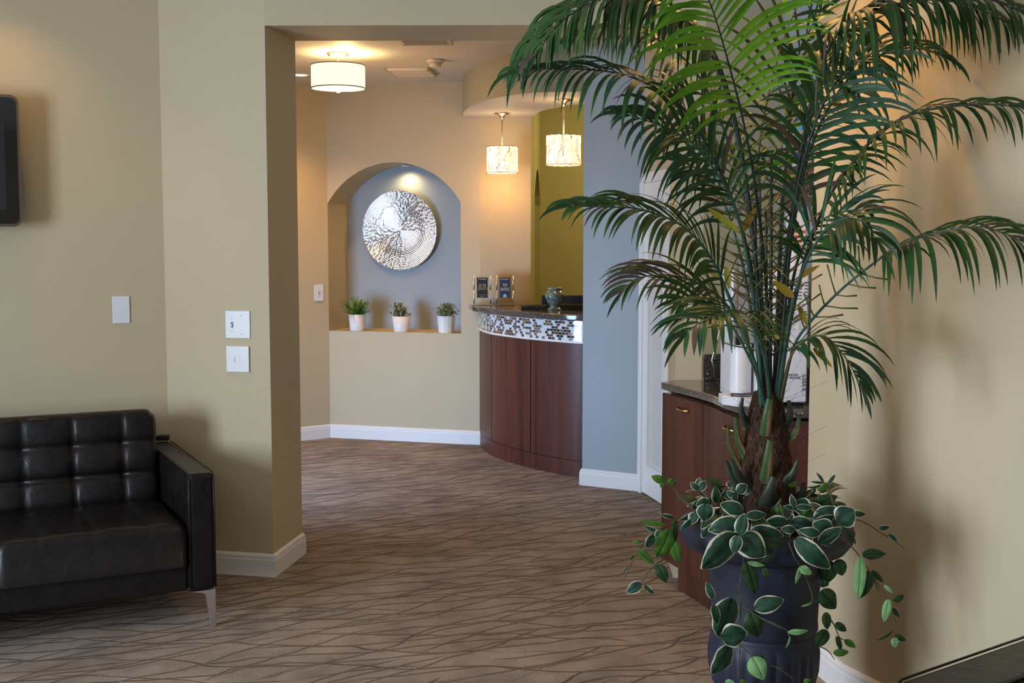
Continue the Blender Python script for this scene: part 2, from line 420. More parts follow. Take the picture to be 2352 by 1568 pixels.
# office behind the reception counter (olive); its side wall has an arched opening
oy0, oy1 = Te.y + .10, 10.35; ox0 = Te.x + .004; ox1 = aty(1242, 500, oy1).x
def side_wall():
    w = MB(); d = Vector((ox1 - ox0, oy1 - oy0)); L = d.length; d /= L; nn = Vector((-d.y, d.x)) * .10
    s0, s1, zs, ze = .12, L - .12, 1.83, 2.10; m_ = 20
    pr = [(0, 0), (0, CZ), (L, CZ), (L, 0), (s1, 0), (s1, zs)]
    for i in range(1, m_): 
        a = i / m_; pr.append((s1 + (s0 - s1) * a, zs + (ze - zs) * sin(pi * a) ** .7))
    pr += [(s0, zs), (s0, 0)]
    k = len(pr); o = Vector((ox0, oy0))
    def P2(p, t): v = o + d * p[0] + nn * t; return (v.x, v.y, p[1])
    w.add([P2(p, 0) for p in pr], [list(reversed(range(k)))]); w.add([P2(p, 1) for p in pr], [list(range(k))])
    w.add([P2(p, 0) for p in pr] + [P2(p, 1) for p in pr], [[i, j, j + k, i + k] for i, j in ((i, (i + 1) % k) for i in range(k))])
    struct(w.build('wall_office_side', 'olive'))
side_wall()
wall('wall_office_back', [(-1.4, oy1), (3.2, oy1), (3.2, oy1 + .1), (-1.4, oy1 + .1)], mats=('olive',))
wall('wall_office_left', [(-.62, C.y + ND + .15), (-.52, C.y + ND + .15), (-.52, oy1), (-.62, oy1)], mats=('olive',))
wall('wall_office_right', [(3.1, D1.y + .25), (3.2, D1.y + .25), (3.2, oy1), (3.1, oy1)], mats=('olive',))

# blue column wall and the wall with the glazed door
cd = (D1 - C1).normalized(); cn = Vector((-cd.y, cd.x))
wall('wall_column', [C1, D1, D1 + cn * .14, C1 + cn * .14 + cd * .02], mats=('blue',))
dd = (G1 - D1).normalized(); dn = Vector((-dd.y, dd.x))
LD = (K2.y + .1 - D1.y) / dd.y
wall('wall_door_side', [D1, D1 + dd * LD, D1 + dd * LD + dn * .14, D1 + dn * .14])
wall('wall_hall_right', [(1.4, K2.y), (1.5, K2.y), (3.2, D1.y + .3), (3.1, D1.y + .4)], mats=('olive',))

# glazed side door: casing, leaf, glass
def on_door(a, off, z): p = D1 + dd * a - dn * off; return (p.x, p.y, z)
def dslab(mb, a0, a1, o0, o1, z0, z1, mi=0):
    mb.prism([on_door(a0, o0, 0)[:2], on_door(a1, o0, 0)[:2], on_door(a1, o1, 0)[:2], on_door(a0, o1, 0)[:2]], z0, z1, mi)
DW = .56; DH = 1.93
q = MB()
for a0_, a1_, z0_, z1_ in ((0, .055, 0, DH), (DW - .055, DW, 0, DH), (0, DW, DH - .06, DH)):
    dslab(q, a0_, a1_, 0, .03, z0_, z1_)
    
door = struct(q.build('door_1', 'white_trim', bevel=.004))
q = MB()
for a0_, a1_, z0_, z1_ in ((.055, .13, 0.01, DH - .06), (DW - .13, DW - .055, 0.01, DH - .06), (.13, DW - .13, 0.01, .17), (.13, DW - .13, DH - .14, DH - .06)):
    dslab(q, a0_, a1_, .001, .017, z0_, z1_)
q.build('door_leaf', 'white_trim', door, bevel=.004)
q = MB()
for a0_, a1_, z0_, z1_ in ((.13, .15, .17, DH - .14), (DW - .15, DW - .13, .17, DH - .14), (.15, DW - .15, .17, .19), (.15, DW - .15, DH - .16, DH - .14)):
    dslab(q, a0_, a1_, .001, .024, z0_, z1_)
q.build('glazing_bead', 'white_trim', door, bevel=.003)
M['frosted'] = mat('frosted_glass', (0.62, 0.61, 0.58), 0.25, spec=0.5, coat=.4)
q = MB(); dslab(q, .15, DW - .15, .001, .006, .19, DH - .16); q.build('frosted_pane', 'frosted', door)

# baseboards ----------------------------------------------------------------
def baseboard(name, pts, h=.105, side=1):
    """profile swept along the polyline; side = +1 puts it on the left of the travel direction"""
    pts = [Vector(p) for p in pts]; prof = [(0, 0), (.014, 0), (.014, h - .030), (.0115, h - .024), (.0115, h - .012), (.006, h - .004), (0, h)]
    n = len(pts); nrm = []
    for i in range(n):
        ds = []
        if i > 0: ds.append((pts[i] - pts[i-1]).normalized())
        if i < n - 1: ds.append((pts[i+1] - pts[i]).normalized())
        ns = [Vector((-d.y, d.x)) * side for d in ds]
        m_ = sum(ns, Vector((0, 0))).normalized(); m_ /= max(.3, m_.dot(ns[0])); nrm.append(m_)
    w = MB(); k = len(prof)
    for i in range(n):
        for (o, z) in prof:
            p = pts[i] + nrm[i] * o; w.v.append(Vector((p.x, p.y, z)))
    for i in range(n - 1):
        for j in range(k):
            a = i * k + j; b_ = i * k + (j + 1) % k
            w.f.append([a, b_, b_ + k, a + k] if side > 0 else [a, a + k, b_ + k, b_]); w.m.append(0)
    w.f.append(list(range(k)) if side < 0 else list(reversed(range(k)))); w.m.append(0)
    w.f.append([(n-1)*k + j for j in (reversed(range(k)) if side < 0 else range(k))]); w.m.append(0)
    return struct(w.build(name, 'white_trim'))
baseboard('baseboard_left', [LW, A, J1, J2, (-3.7, J2.y + .05)], side=-1)
baseboard('baseboard_far', [FA, B, C, E + Vector((.02, 0))], side=-1)
baseboard('baseboard_column', [C1 + cn * .10, C1, D1], side=-1)
baseboard('baseboard_right', [R1 + Vector((0, 0)), R2, R3], side=-1)
baseboard('baseboard_hall', [D1 + dd * DW, D1 + dd * LD], side=-1)

# soffit over the reception counter -----------------------------------------
SZ = 2.44
so = [Vector((C.x + .02, C.y - .04, 0)), onz(1066, 256, SZ), onz(1090, 240, SZ), onz(1144, 224, SZ), onz(1220, 213, SZ), Vector((C1.x - .16, C1.y + .03, 0))]
oc = catmull([Vector((p.x, p.y, 0)) for p in so], 30)
oc = [p for p in oc]
cend = C1 + cn * .01
oc += [Vector((C1.x + .01, C1.y + .012, 0)), Vector((D1.x, D1.y + .02, 0))]
rear = [onz(1336, 240, SZ), onz(1280, 247, SZ), onz(1239, 257, SZ), Vector((Te.x, Te.y, 0))]
rc = catmull([Vector((p.x, p.y, 0)) for p in [rear[0] + Vector((.9, -.1, 0))] + rear], 24)
pl = [p.xy for p in oc] + [Vector((D1.x + .5, D1.y + .3))] + [p.xy for p in rc] + [Vector((T_.x, T_.y - .0)), Vector((C.x + .02, T_.y))]
q = MB(); q.prism(pl, SZ, CZ, 0, cap=1); struct(q.build('ceiling_soffit', ['sage', 'ceil']))

# ================================================================= FIXTURES ON THE WALLS
def wallplate(name, label, pos, xdir, w, h, group=None, kindp='plate', t=.006):
    r = thing(name, pos, label, 'wall plate' if kindp == 'plate' else 'light switch', group)
    m = frame_mat(pos, xdir)
    q = MB(); q.box((-w/2, -h/2, 0), (w/2, h/2, t)); q.build('cover_plate', 'white_plastic', r, bevel=.002, T=m)
    return r, m
def disc(mb, x, y, z0, z1, r_, seg=12):
    mb.prism([(x + r_ * cos(2*pi*i/seg), y + r_ * sin(2*pi*i/seg)) for i in range(seg)], z0, z1)
M['screw'] = mat('painted_screw', (0.35, 0.35, 0.36), 0.4)
M['slot'] = mat('switch_slot', (0.25, 0.24, 0.22), 0.7)
def hit(px, py, p, d):
    """point of the vertical plane through p along d seen at (px, py)"""
    r_ = ray(px, py); n = Vector((-d.y, d.x)); t = n.dot(p) / (n.x * r_.x + n.y * r_.y)
    return Vector((r_.x * t, r_.y * t, CAMZ + r_.z * t))
pd = (J1 - A).normalized()
x3 = lambda v: Vector((v.x, v.y, 0))
pn = Vector((pd.y, -pd.x, 0))
wallplate('blank_wall_plate', 'narrow blank white wall plate on the left wall above the sofa', hit(278, 711, A, rdl) + Vector((.43, -.903, 0)) * .0005, x3(-rdl), .074, .122)
r, m = wallplate('double_switch_plate', 'wide white double switch plate, the upper of the two beside the opening', hit(547, 745, A, pd) + pn * .0005, x3(pd), .119, .124, kindp='s')
q = MB(); q.box((-.033, -.014, .0055), (-.021, .012, .0068)); q.build('switch_slot', 'slot', r, T=m)
q = MB(); q.box((-.031, -.008, .006), (-.023, .000, .017)); q.build('toggle', 'white_plastic', r, bevel=.001, T=m)
for (x, y) in ((-.027, .029), (-.027, -.031), (.018, .041), (.018, -.043)):
    q = MB(); disc(q, x, y, .0058, .0072, .0028); q.build('screw', 'screw', r, T=m)
r, m = wallplate('dimmer_switch_plate', 'square white wall plate with a small recessed rocker, below the double switch', hit(548, 824, A, pd) + pn * .0005, x3(pd), .110, .118, kindp='s', t=.011)
q = MB(); q.box((-.014, -.016, .0105), (.014, .018, .0118)); q.build('rocker_recess', 'white_plastic', r, T=m)
q = MB(); q.box((-.0145, .015, .0118), (.012, .0185, .014)); q.box((-.0145, -.016, .0115), (-.0125, .015, .0125), 1); q.build('rocker_lip', ['white_plastic', 'slot'], r, T=m)
fl = (B - FA).normalized()
r, m = wallplate('single_switch_plate', 'small white single toggle switch plate on the far wall left of the niche', hit(732, 672, B, fl) + Vector((fl.y, -fl.x, 0)) * .0005, x3(fl), .080, .126, kindp='s')
q = MB(); q.box((-.006, -.013, .0055), (.006, .013, .0068)); q.build('switch_slot', 'slot', r, T=m)
q = MB(); q.box((-.004, -.002, .006), (.004, .006, .016)); q.build('toggle', 'white_plastic', r, T=m)
for y in (.033, -.033):
    q = MB(); disc(q, 0, y, .0058, .0068, .003); q.build('screw', 'screw', r, T=m)

# television ---------------------------------------------------------------
tvr = hit(47, 368, A + Vector((.43, -.903)) * .13, rdl)
tvm = frame_mat((tvr.x, tvr.y, 0), x3(-rdl)); TW2, z0, z1 = 1.0, 1.585, 2.135
t = thing('television', (tvr.x, tvr.y, z0), 'black flat television with glossy rounded bezel mounted on the left wall', 'television')
def rrect(x0, y0, x1, y1, r_, n=8):
    out = []
    for cx, cy, a in ((x1 - r_, y1 - r_, 0), (x0 + r_, y1 - r_, 90), (x0 + r_, y0 + r_, 180), (x1 - r_, y0 + r_, 270)):
        out += [(cx + r_ * cos(R(a + 90 * i / n)), cy + r_ * sin(R(a + 90 * i / n))) for i in range(n + 1)]
    return out
M['tv_bezel'] = mat('glossy_black_bezel', (0.006, 0.006, 0.007), 0.05, coat=1.0)
M['tv_edge'] = mat('smoked_clear_edge', (0.10, 0.075, 0.06), 0.12, coat=.6)
M['tv_screen'] = mat('dark_screen', (0.012, 0.013, 0.015), 0.3)
q = MB(); q.prism(rrect(-TW2, z0, 0, z1, .035), -.035, .0); q.build('bezel_edge', 'tv_edge', t, T=tvm)
q = MB(); q.prism(rrect(-TW2 + .012, z0 + .012, -.012, z1 - .012, .026), -.001, .003); q.build('bezel', 'tv_bezel', t, T=tvm)
q = MB(); q.box((-TW2 + .06, z0 + .07, .001), (-.06, z1 - .06, .0045)); q.build('screen', 'tv_screen', t, T=tvm)
q = MB(); q.box((-TW2 + .08, z0 + .05, -.075), (-.10, z1 - .05, -.034)); q.build('rear_housing', 'black_matte', t, bevel=.02, T=tvm)
q = MB(); q.box((-TW2 / 2 - .15, z0 + .15, -.129), (-TW2 / 2 + .15, z1 - .15, -.074)); q.build('wall_bracket', 'black_matte', t, T=tvm)

# ceiling fixtures ---------------------------------------------------------
def ceil_at(px, py, z): return onz(px, py, z)
M['shade_white'] = mat('lit_drum_shade', (0.85, 0.82, 0.70), 0.6, emit=(1.0, 0.86, 0.55), es=1.3)
M['diffuser'] = mat('lit_diffuser', (0.9, 0.88, 0.8), 0.5, emit=(1.0, 0.90, 0.64), es=1.5)
M['bronze'] = mat('thin_bronze_trim', (0.12, 0.08, 0.045), 0.4, 0.6)
c = onz(776, 122, CZ); cx, cy = c.x, c.y
t = thing('drum_ceiling_light', (cx, cy, CZ), 'lit white drum shade ceiling light hanging on a short stem', 'ceiling light')
q = MB(); q.lathe([(0, CZ), (.068, CZ), (.068, CZ - .008), (.060, CZ - .010), (.060, CZ - .018), (.045, CZ - .028), (0, CZ - .028)], (cx, cy, 0), 28); q.build('canopy', 'nickel', t, smooth=True)
zt = aty(776, 151, cy).z; zb = aty(776, 203, cy).z
q = MB(); q.tube([(cx, cy, CZ - .02), (cx, cy, zt - .04)], .008, 10); q.build('stem', 'nickel', t, smooth=True)
q = MB(); q.lathe([(.168, zb), (.168, zt)], (cx, cy, 0), 48); q.build('drum_shade', 'shade_white', t, smooth=True)
q = MB(); q.lathe([(.166, zt - .002), (.171, zt - .002), (.171, zt + .003), (.166, zt + .003)], (cx, cy, 0), 48)
q.lathe([(.166, zb - .003), (.171, zb - .003), (.171, zb + .003), (.166, zb + .003)], (cx, cy, 0), 48); q.build('shade_trim', 'bronze', t, smooth=True)
q = MB(); q.lathe([(0, zb - .012), (.08, zb - .010), (.155, zb + .000), (.162, zb + .006), (.0, zb + .006)], (cx, cy, 0), 40); q.build('bottom_diffuser', 'diffuser', t, smooth=True)
q = MB(); q.lathe([(0, zb - .028), (.014, zb - .026), (.017, zb - .016), (0, zb - .010)], (cx, cy, 0), 16); q.build('finial', 'nickel', t, smooth=True)
point('drum_bulb', (cx + .05, cy, zt - .03), 10, (1.0, 0.68, 0.30), .03)
point('drum_bulb_low', (cx, cy, zb - .09), 17, WARM, .10)

def recessed(px, py, label, pw, z=None, pos=None, ang=110):
    c = pos or onz(px, py, CZ)
    t = thing('recessed_downlight', (c[0], c[1], CZ), label, 'ceiling light', )
    q = MB(); q.lathe([(.058, CZ - .001), (.085, CZ - .001), (.083, CZ - .006), (.062, CZ - .007), (.058, CZ - .001)], (c[0], c[1], 0), 32); q.build('trim_ring', 'white_plastic', t, smooth=True)
    q = MB(); q.lathe([(0, CZ - .004), (.058, CZ - .004), (.058, CZ - .001), (0, CZ - .001)], (c[0], c[1], 0), 28); q.build('lens', 'diffuser', t)
    spot('downlight', (c[0], c[1], CZ - .03), (c[0], c[1], 0), pw, WARM, ang, .9, .05)
    return t
recessed(688, 171, 'round recessed ceiling light left of the drum light', 60)

M['vent_metal'] = mat('cream_vent_metal', (0.62, 0.55, 0.42), 0.5)
def vent(px, py, label, w=.36, d=.36, rz=0, drop=.022):
    c = onz(px, py, CZ)
    t = thing('air_vent', (c.x, c.y, CZ), label, 'air vent', rz=R(rz))
    tm = Matrix.Translation(c) @ Matrix.Rotation(R(rz), 4, 'Z')
    q = MB(); 
    for a_, b_ in (((-w/2, -d/2), (w/2, -d/2 + .022)), ((-w/2, d/2 - .022), (w/2, d/2)), ((-w/2, -d/2), (-w/2 + .022, d/2)), ((w/2 - .022, -d/2), (w/2, d/2))):
        q.box((a_[0], a_[1], -drop), (b_[0], b_[1], -.0005))
    q.build('vent_frame', 'vent_metal', t, bevel=.003, T=tm)
    q = MB(); q.box((-w/2 + .02, -d/2 + .02, -.004), (w/2 - .02, d/2 - .02, -.001)); q.build('duct_opening', 'shadow_gap', t, T=tm)
    q = MB()
    for i in range(7):
        y = -d/2 + .05 + i * (d - .10) / 6
        q.add([(-w/2 + .02, y + .018, -drop + .001), (w/2 - .02, y + .018, -drop + .001), (w/2 - .02, y - .014, -.006), (-w/2 + .02, y - .014, -.006),
               (-w/2 + .02, y + .020, -drop + .001), (w/2 - .02, y + .020, -drop + .001), (w/2 - .02, y - .012, -.006), (-w/2 + .02, y - .012, -.006)],
              [(0,1,2,3),(7,6,5,4),(0,4,5,1),(2,6,7,3)])
    q.build('louvre', 'vent_metal', t, T=tm)
vent(945, 163, 'square louvred ceiling vent between the drum light and the curved soffit', .30, .34, -6)
vent(975, 86, 'ceiling vent half hidden by the top edge of the opening', .30, .30, -4)
c = onz(1000, 137, CZ)
t = thing('smoke_detector', (c.x, c.y, CZ), 'round white smoke detector on the far ceiling', 'smoke detector')
q = MB(); q.lathe([(0, 0), (.058, 0), (.058, -.012), (.050, -.020), (0, -.020)], c, 28); q.build('base_plate', 'vent_metal', t, smooth=True)
q = MB(); q.lathe([(0, -.018), (.044, -.018), (.036, -.045), (.028, -.050), (0, -.050)], c, 28); q.build('sensor_housing', 'vent_metal', t, smooth=True)

# pendant lights over the reception counter --------------------------------
def glow():
    m = mat('lit_pendant_glass', (0.9, 0.8, 0.65), 0.4, emit=(1.0, 0.82, 0.58), es=1.25); k = NT(m)
    tc = k.new('ShaderNodeTexCoord'); nz = k.new('ShaderNodeTexNoise', Scale=55.0, Detail=3.0, Distortion=1.5); k.link(tc.outputs['Object'], nz.inputs[0])
    k.link(k.ramp(nz.outputs[0], [(0.36, (1.0, 0.50, 0.22)), (0.58, (1.0, 0.84, 0.60))]), k.b.inputs['Emission Color']); return m
M['glow'] = glow()
M['wire'] = mat('pendant_wire', (0.45, 0.22, 0.10), 0.35, 0.7)
def pendant(px, pyc, pxs, pyt, pyb, wpx, label):
    c = onz(px, pyc, SZ); Y = c.y; cx = aty(pxs, pyt, Y).x; cy = Y; zt = aty(pxs, pyt, Y).z; zb = aty(pxs, pyb, Y).z; rr = wpx / 2 / F * Y
    t = thing('pendant_light', (cx, cy, SZ), label, 'pendant light', 'pendant lights over the reception counter')
    q = MB(); q.lathe([(0, SZ), (.060, SZ - .001), (.056, SZ - .010), (.030, SZ - .016), (.016, SZ - .030), (.012, SZ - .045), (0, SZ - .045)], (cx, cy, 0), 28); q.build('canopy', 'nickel', t, smooth=True)
    q = MB(); q.tube([(cx, cy, SZ - .03), (cx, cy, zt - .02)], .0055, 8); q.build('stem', 'nickel', t, smooth=True)
    q = MB(); q.lathe([(rr * .97, zb + .006), (rr, zb + .014), (rr, zt - .010), (rr * .97, zt - .004), (rr * .4, zt - .002)], (cx, cy, 0), 40, fn=lambda a, z, r_: 1 + .012 * sin(a * 9 + z * 60)); q.build('glass_shade', 'glow', t, smooth=True)
    rnd = random.Random(px)
    q = MB()
    for i in range(46):
        a = rnd.uniform(0, 2 * pi); z = rnd.uniform(zb, zt); p = []
        da, dz = rnd.uniform(-.5, .5), rnd.uniform(-.11, .11)
        for j in range(8):
            s = j / 7; zz = min(zt - .002, max(zb + .002, z + dz * s + .012 * sin(s * 9 + i))); aa = a + da * s
            p.append((cx + (rr + .003) * cos(aa), cy + (rr + .003) * sin(aa), zz))
        q.tube(p, .0011, 4, cap=False)
    for z in (zt - .004, zb + .006):
        q.tube([(cx + (rr + .002) * cos(2*pi*i/40), cy + (rr + .002) * sin(2*pi*i/40), z + .002 * sin(i * 2.3)) for i in range(41)], .0022, 5, cap=False)
    q.build('wire_wrap', 'wire', t, smooth=True)
    point('pendant_bulb', (cx, cy, zb - .07), 4.5, WARM, .07)
    point('pendant_bulb_up', (cx, cy, zt + .04), 1.3, WARM2, .05)
pendant(1150, 259, 1153.5, 336, 399, 71, 'wire-wrapped glass pendant light, the left one in front of the tan wall')
pendant(1293, 228, 1294.5, 310, 381, 79, 'wire-wrapped glass pendant light, the right one against the olive wall')

# hammered metal disc in the niche ------------------------------------------
Dn = hit(918, 529, B + nb * (ND - .05), u)
def hammered():
    m = mat('hammered_silver', (0.60, 0.54, 0.49), 0.17, 1.0); k = NT(m)
    tc = k.new('ShaderNodeTexCoord'); v = k.new('ShaderNodeTexVoronoi', Scale=46.0); k.link(tc.outputs['Object'], v.inputs[0])
    nz = k.new('ShaderNodeTexNoise', Scale=9.0, Detail=2.0); k.link(tc.outputs['Object'], nz.inputs[0])
    k.bump(k.math('ADD', k.math('MULTIPLY', v.outputs[0], 1.0), k.math('MULTIPLY', nz.outputs[0], .5)), 0.30, 0.004)
    return m
M['hammered'] = hammered()
dm = frame_mat(Dn, x3(u)) @ Matrix.Rotation(R(2), 4, 'X')
t = thing('wall_disc', (Dn.x, Dn.y, Dn.z - .31), 'large round hammered silver disc with concentric ridges hung in the arched niche', 'wall decoration')
RD = .312; prof = []
for i in range(0, 241):
    r_ = RD * i / 240; prof.append((r_, -.025 + .032 * (r_ / RD) ** 2 + .0006 * sin(2 * pi * r_ / .0128)))
prof += [(RD, .004), (RD - .01, .000), (.05, -.030)]
q = MB(); q.lathe(prof, (0, 0, 0), 96, T=None); o = q.build('disc', 'hammered', t, smooth=True, T=dm)
q = MB(); q.lathe([(0, -.052), (.04, -.052), (.04, -.031), (0, -.031)], (0, 0, 0), 16); q.build('mounting_boss', 'black_matte', t, T=dm)
sp_ = B + u * (NW / 2) + nb * .27
spot('niche_downlight', (sp_.x, sp_.y, SPR + RISE - .03), (sp_.x + nb.x * .05, sp_.y + nb.y * .05, 1.2), 8, (1.0, .70, .34), 150, .9, .03)
t = thing('niche_puck_light', (sp_.x, sp_.y, SPR + RISE), 'small round light at the crown of the niche arch', 'light')
q = MB(); q.lathe([(0, 0), (.035, 0), (.033, -.012), (0, -.012)], (sp_.x, sp_.y, SPR + RISE - .004), 20); q.build('housing', 'white_plastic', t, smooth=True)

# potted plants in the niche --------------------------------------------------
def leafmat(name, c1, c2, rough=0.45, scale=30.0, sub=0.0):
    m = mat(name, c1, rough, spec=0.4); k = NT(m)
    tc = k.new('ShaderNodeTexCoord'); nz = k.new('ShaderNodeTexNoise', Scale=scale, Detail=2.0); k.link(tc.outputs['Object'], nz.inputs[0])
    k.link(k.ramp(nz.outputs[0], [(0.35, c1), (0.65, c2)]), k.b.inputs['Base Color']); return m
M['grass_green'] = leafmat('bright_fern_green', (0.05, 0.16, 0.016), (0.27, 0.40, 0.05), scale=24)
M['cream_green'] = leafmat('cream_edged_green', (0.06, 0.11, 0.035), (0.55, 0.50, 0.26), scale=38)
M['pale_green'] = leafmat('pale_sage_green', (0.15, 0.22, 0.09), (0.50, 0.52, 0.27), scale=60)
M['soil'] = mat('dark_soil', (0.03, 0.02, 0.012), 0.95)
def small_leaf(mb, p, d, L, w, mi=0, droop=.6, up=Vector((0, 0, 1))):
    p = Vector(p); d = Vector(d).normalized(); s = d.cross(up)
    if s.length < .01: s = Vector((1, 0, 0))
    s.normalize(); o = len(mb.v); n = 4
    for i in range(n + 1):
        t_ = i / n; ww = w * .5 * sin(pi * min(1, t_ * .92 + .08)) ** .8
        for e in (-1, 0, 1): mb.v.append(p + s * ww * e + up * (0 if e else -.12 * ww))
        d = (d + Vector((0, 0, -1)) * droop / n).normalized(); p = p + d * L / n
    for i in range(n):
        for j in range(2):
            a_ = o + i * 3 + j; mb.f.append([a_, a_ + 1, a_ + 4, a_ + 3]); mb.m.append(mi)
def niche_plant(px, pytop, pybot, wt, wb, name, label, style, matn, seed, pl_group='white pots in the wall niche'):
    base = hit(px, pybot, B + nb * .075, u); z0 = SILL; Y = base.y
    rt, rb = wt / 2 / F * Y, wb / 2 / F * Y; zt = z0 + (pybot - pytop) / F * Y
    t = thing(name, (base.x, base.y, z0), label, 'potted plant', pl_group)
    q = MB(); q.lathe([(0, z0), (rb, z0), (rb + .002, z0 + .004), (rt, zt), (rt - .005, zt), (rt - .009, zt - .02), (0, zt - .02)], (base.x, base.y, 0), 40 if style != 2 else 14); q.build('pot', 'ceramic', t, smooth=(style != 2))
    q = MB(); q.lathe([(0, zt - .012), (rt - .007, zt - .012)], (base.x, base.y, 0), 20); q.build('soil', 'soil', t)
    rnd = random.Random(seed); q = MB()
    c = Vector((base.x, base.y, zt - .015))
    if style == 0:
        for i in range(95):
            a = rnd.uniform(0, 2*pi); e = rnd.uniform(.15, 1.35); d = Vector((cos(a) * cos(e), sin(a) * cos(e), sin(e)))
            st = c + Vector((rnd.uniform(-.03, .03), rnd.uniform(-.03, .03), .01)); L = rnd.uniform(.07, .15)
            tip = st + d * L; q.tube([st, st + d * L * .5, tip], [.0013, .0011, .0008], 4)
            for j in range(9):
                s = .25 + .75 * j / 8; pp = st + d * L * s
                for e2 in (0, 1, 2):
                    a2 = rnd.uniform(0, 2*pi); dv = (d + Vector((cos(a2), sin(a2), .3)) * .9); small_leaf(q, pp, dv, .022, .0045, 0, .5)
    elif style == 1:
        for i in range(34):
            a = rnd.uniform(0, 2*pi); e = rnd.uniform(.15, 1.3); d = Vector((cos(a) * cos(e), sin(a) * cos(e), sin(e)))
            st = c + Vector((rnd.uniform(-.03, .03), rnd.uniform(-.03, .03), .01)); L = rnd.uniform(.04, .115)
            q.tube([st, st + d * L], .0014, 4)
            for j in range(6):
                a2 = rnd.uniform(0, 2*pi); dv = (d + Vector((cos(a2), sin(a2), .4)) * .9)
                small_leaf(q, st + d * L * (.3 + .7 * j / 5), dv, rnd.uniform(.03, .045), .017, 0, .6)
    else:
        for i in range(300):
            a = rnd.uniform(0, 2*pi); e = rnd.uniform(.05, 1.5); L = rnd.uniform(.03, .10)
            d = Vector((cos(a) * cos(e) * 1.1, sin(a) * cos(e) * 1.1, sin(e) * .95)); p = c + Vector((rnd.uniform(-.02, .02),) * 2 + (.02,)) + d * L
            if i % 6 == 0: q.tube([c, p], .001, 4)
            for j in range(4):
                a2 = rnd.uniform(0, 2*pi); small_leaf(q, p, (cos(a2), sin(a2), rnd.uniform(-.3, 1)), .016, .011, 0, .3)
    q.build('foliage', matn, t, smooth=True)
niche_plant(821, 722, 760, 41, 33, 'potted_fern', 'small white pot of feathery bright green fern at the left end of the niche sill', 0, 'grass_green', 3)
niche_plant(922.5, 725, 761, 44, 34, 'potted_peperomia', 'small white pot of broad cream-flecked leaves in the middle of the niche sill', 1, 'cream_green', 5)
niche_plant(1025, 723, 762, 42, 34, 'potted_herb', 'small faceted white pot of fine pale leaves at the right of the niche sill', 2, 'pale_green', 8)

# ================================================================= RECEPTION COUNTER
rb_ = catmull([(-.239, 8.90, 0), (-.19, 8.624, 0), (-.111, 8.376, 0), (.071, 8.062, 0), (.271, 7.815, 0), (.43, 7.668, 0), (.62, 7.58, 0)], 64)
def offs(c, d, trim=True):
    out = []
    for i, p in enumerate(c):
        tn = (c[min(i+1, len(c)-1)] - c[max(i-1, 0)]).normalized(); nn = Vector((tn.y, -tn.x, 0)); out.append(p - nn * -d)
    return out
def outw(c, d):   # outward = towards the viewer's room
    out = []
    for i, p in enumerate(c):
        tn = (c[min(i+1, len(c)-1)] - c[max(i-1, 0)]).normalized(); nn = Vector((tn.y, -tn.x, 0)); out.append(p + nn * d)
    return out
arc = [0]
for i in range(1, 65): arc.append(arc[-1] + (rb_[i] - rb_[i-1]).length)
def band(mb, c, o0, o1, z0, z1, mi=0):
    P0 = outw(c, o0); P1 = outw(c, o1); poly = [p.xy for p in P0] + [p.xy for p in reversed(P1)]
    mb.prism(poly, z0, z1, mi)
rc_t = thing('reception_counter', (rb_[20].x, rb_[20].y, 0), 'curved dark cherry reception counter with a mosaic tile band under its top', 'reception desk')
RT = 1.062; TB0, TB1 = .884, RT - .040
q = MB(); band(q, rb_, -.16, -.012, .0, TB1); q.build('carcass', 'black_matte', rc_t)
q = MB(); band(q, rb_, -.012, .0, 0, .105); q.build('kick_board', 'cherry', rc_t)
def nearest(px):   # index where the curve is seen at px
    return min(range(65), key=lambda i: abs(rb_[i].x / rb_[i].y * F + W / 2 - px) + (0 if i < 63 else 999))
cuts = [0, nearest(1129), nearest(1218), nearest(1352), 64]
for a_, b_ in zip(cuts[:-1], cuts[1:]):
    seg = rb_[a_:b_ + 1]; g = .0045
    s0 = seg[0] + (seg[1] - seg[0]).normalized() * (g if a_ else 0); s1 = seg[-1] + (seg[-2] - seg[-1]).normalized() * g
    seg = [s0] + seg[1:-1] + [s1]
    q = MB(); band(q, seg, -.012, .003, .110, TB0 - .012); q.build('panel', 'cherry', rc_t)
q = MB(); band(q, rb_, -.012, .012, TB0 - .012, TB0 + .0); q.build('trim_strip', 'white_trim', rc_t)
q = MB(); P0 = outw(rb_, .006)
def tb(i, j): p = P0[int(round(i * 64))]; return (p.x, p.y, TB0 + (TB1 - TB0) * j)
q.grid(tb, 64, 1, uvf=lambda i, j: (arc[int(round(i * 64))], (TB1 - TB0) * j)); q.build('tile_band', 'mosaic', rc_t, smooth=True)
topc = outw(rb_, .085); topc[0] = Vector((-.325, 8.915, 0))
inner = outw(rb_, -.25)
q = MB(); poly = [(-.30, 8.935)] + [p.xy for p in topc[1:]] + [p.xy for p in reversed(inner) if p.x > .16] + [(.17, 8.93)]
q.prism(poly, RT - .040, RT)
o = q.build('worktop', 'granite', rc_t, bevel=.008)
q = MB(); q.box((.25, 8.35, .72), (1.3, 8.95, .75)); q.box((.28, 8.85, 0), (.32, 8.93, .72)); q.box((1.2, 8.85, 0), (1.24, 8.93, .72)); q.box((.28, 8.4, 0), (.32, 8.44, .72)); q.box((1.2, 8.4, 0), (1.24, 8.44, .72))
o = q.build('office_desk', 'cherry'); tag(o, 'low office desk behind the reception counter', 'desk')
t = thing('computer_monitor', (.45, 8.6, .75), 'black monitor behind the reception counter, next to the green vase', 'monitor')
mz = aty(1290, 678, 8.55).z; mx = aty(1243, 690, 8.55).x
q = MB(); q.box((mx, 8.55, mz - .33), (mx + .52, 8.575, mz)); q.build('screen_panel', 'black_plastic', t, bevel=.006)
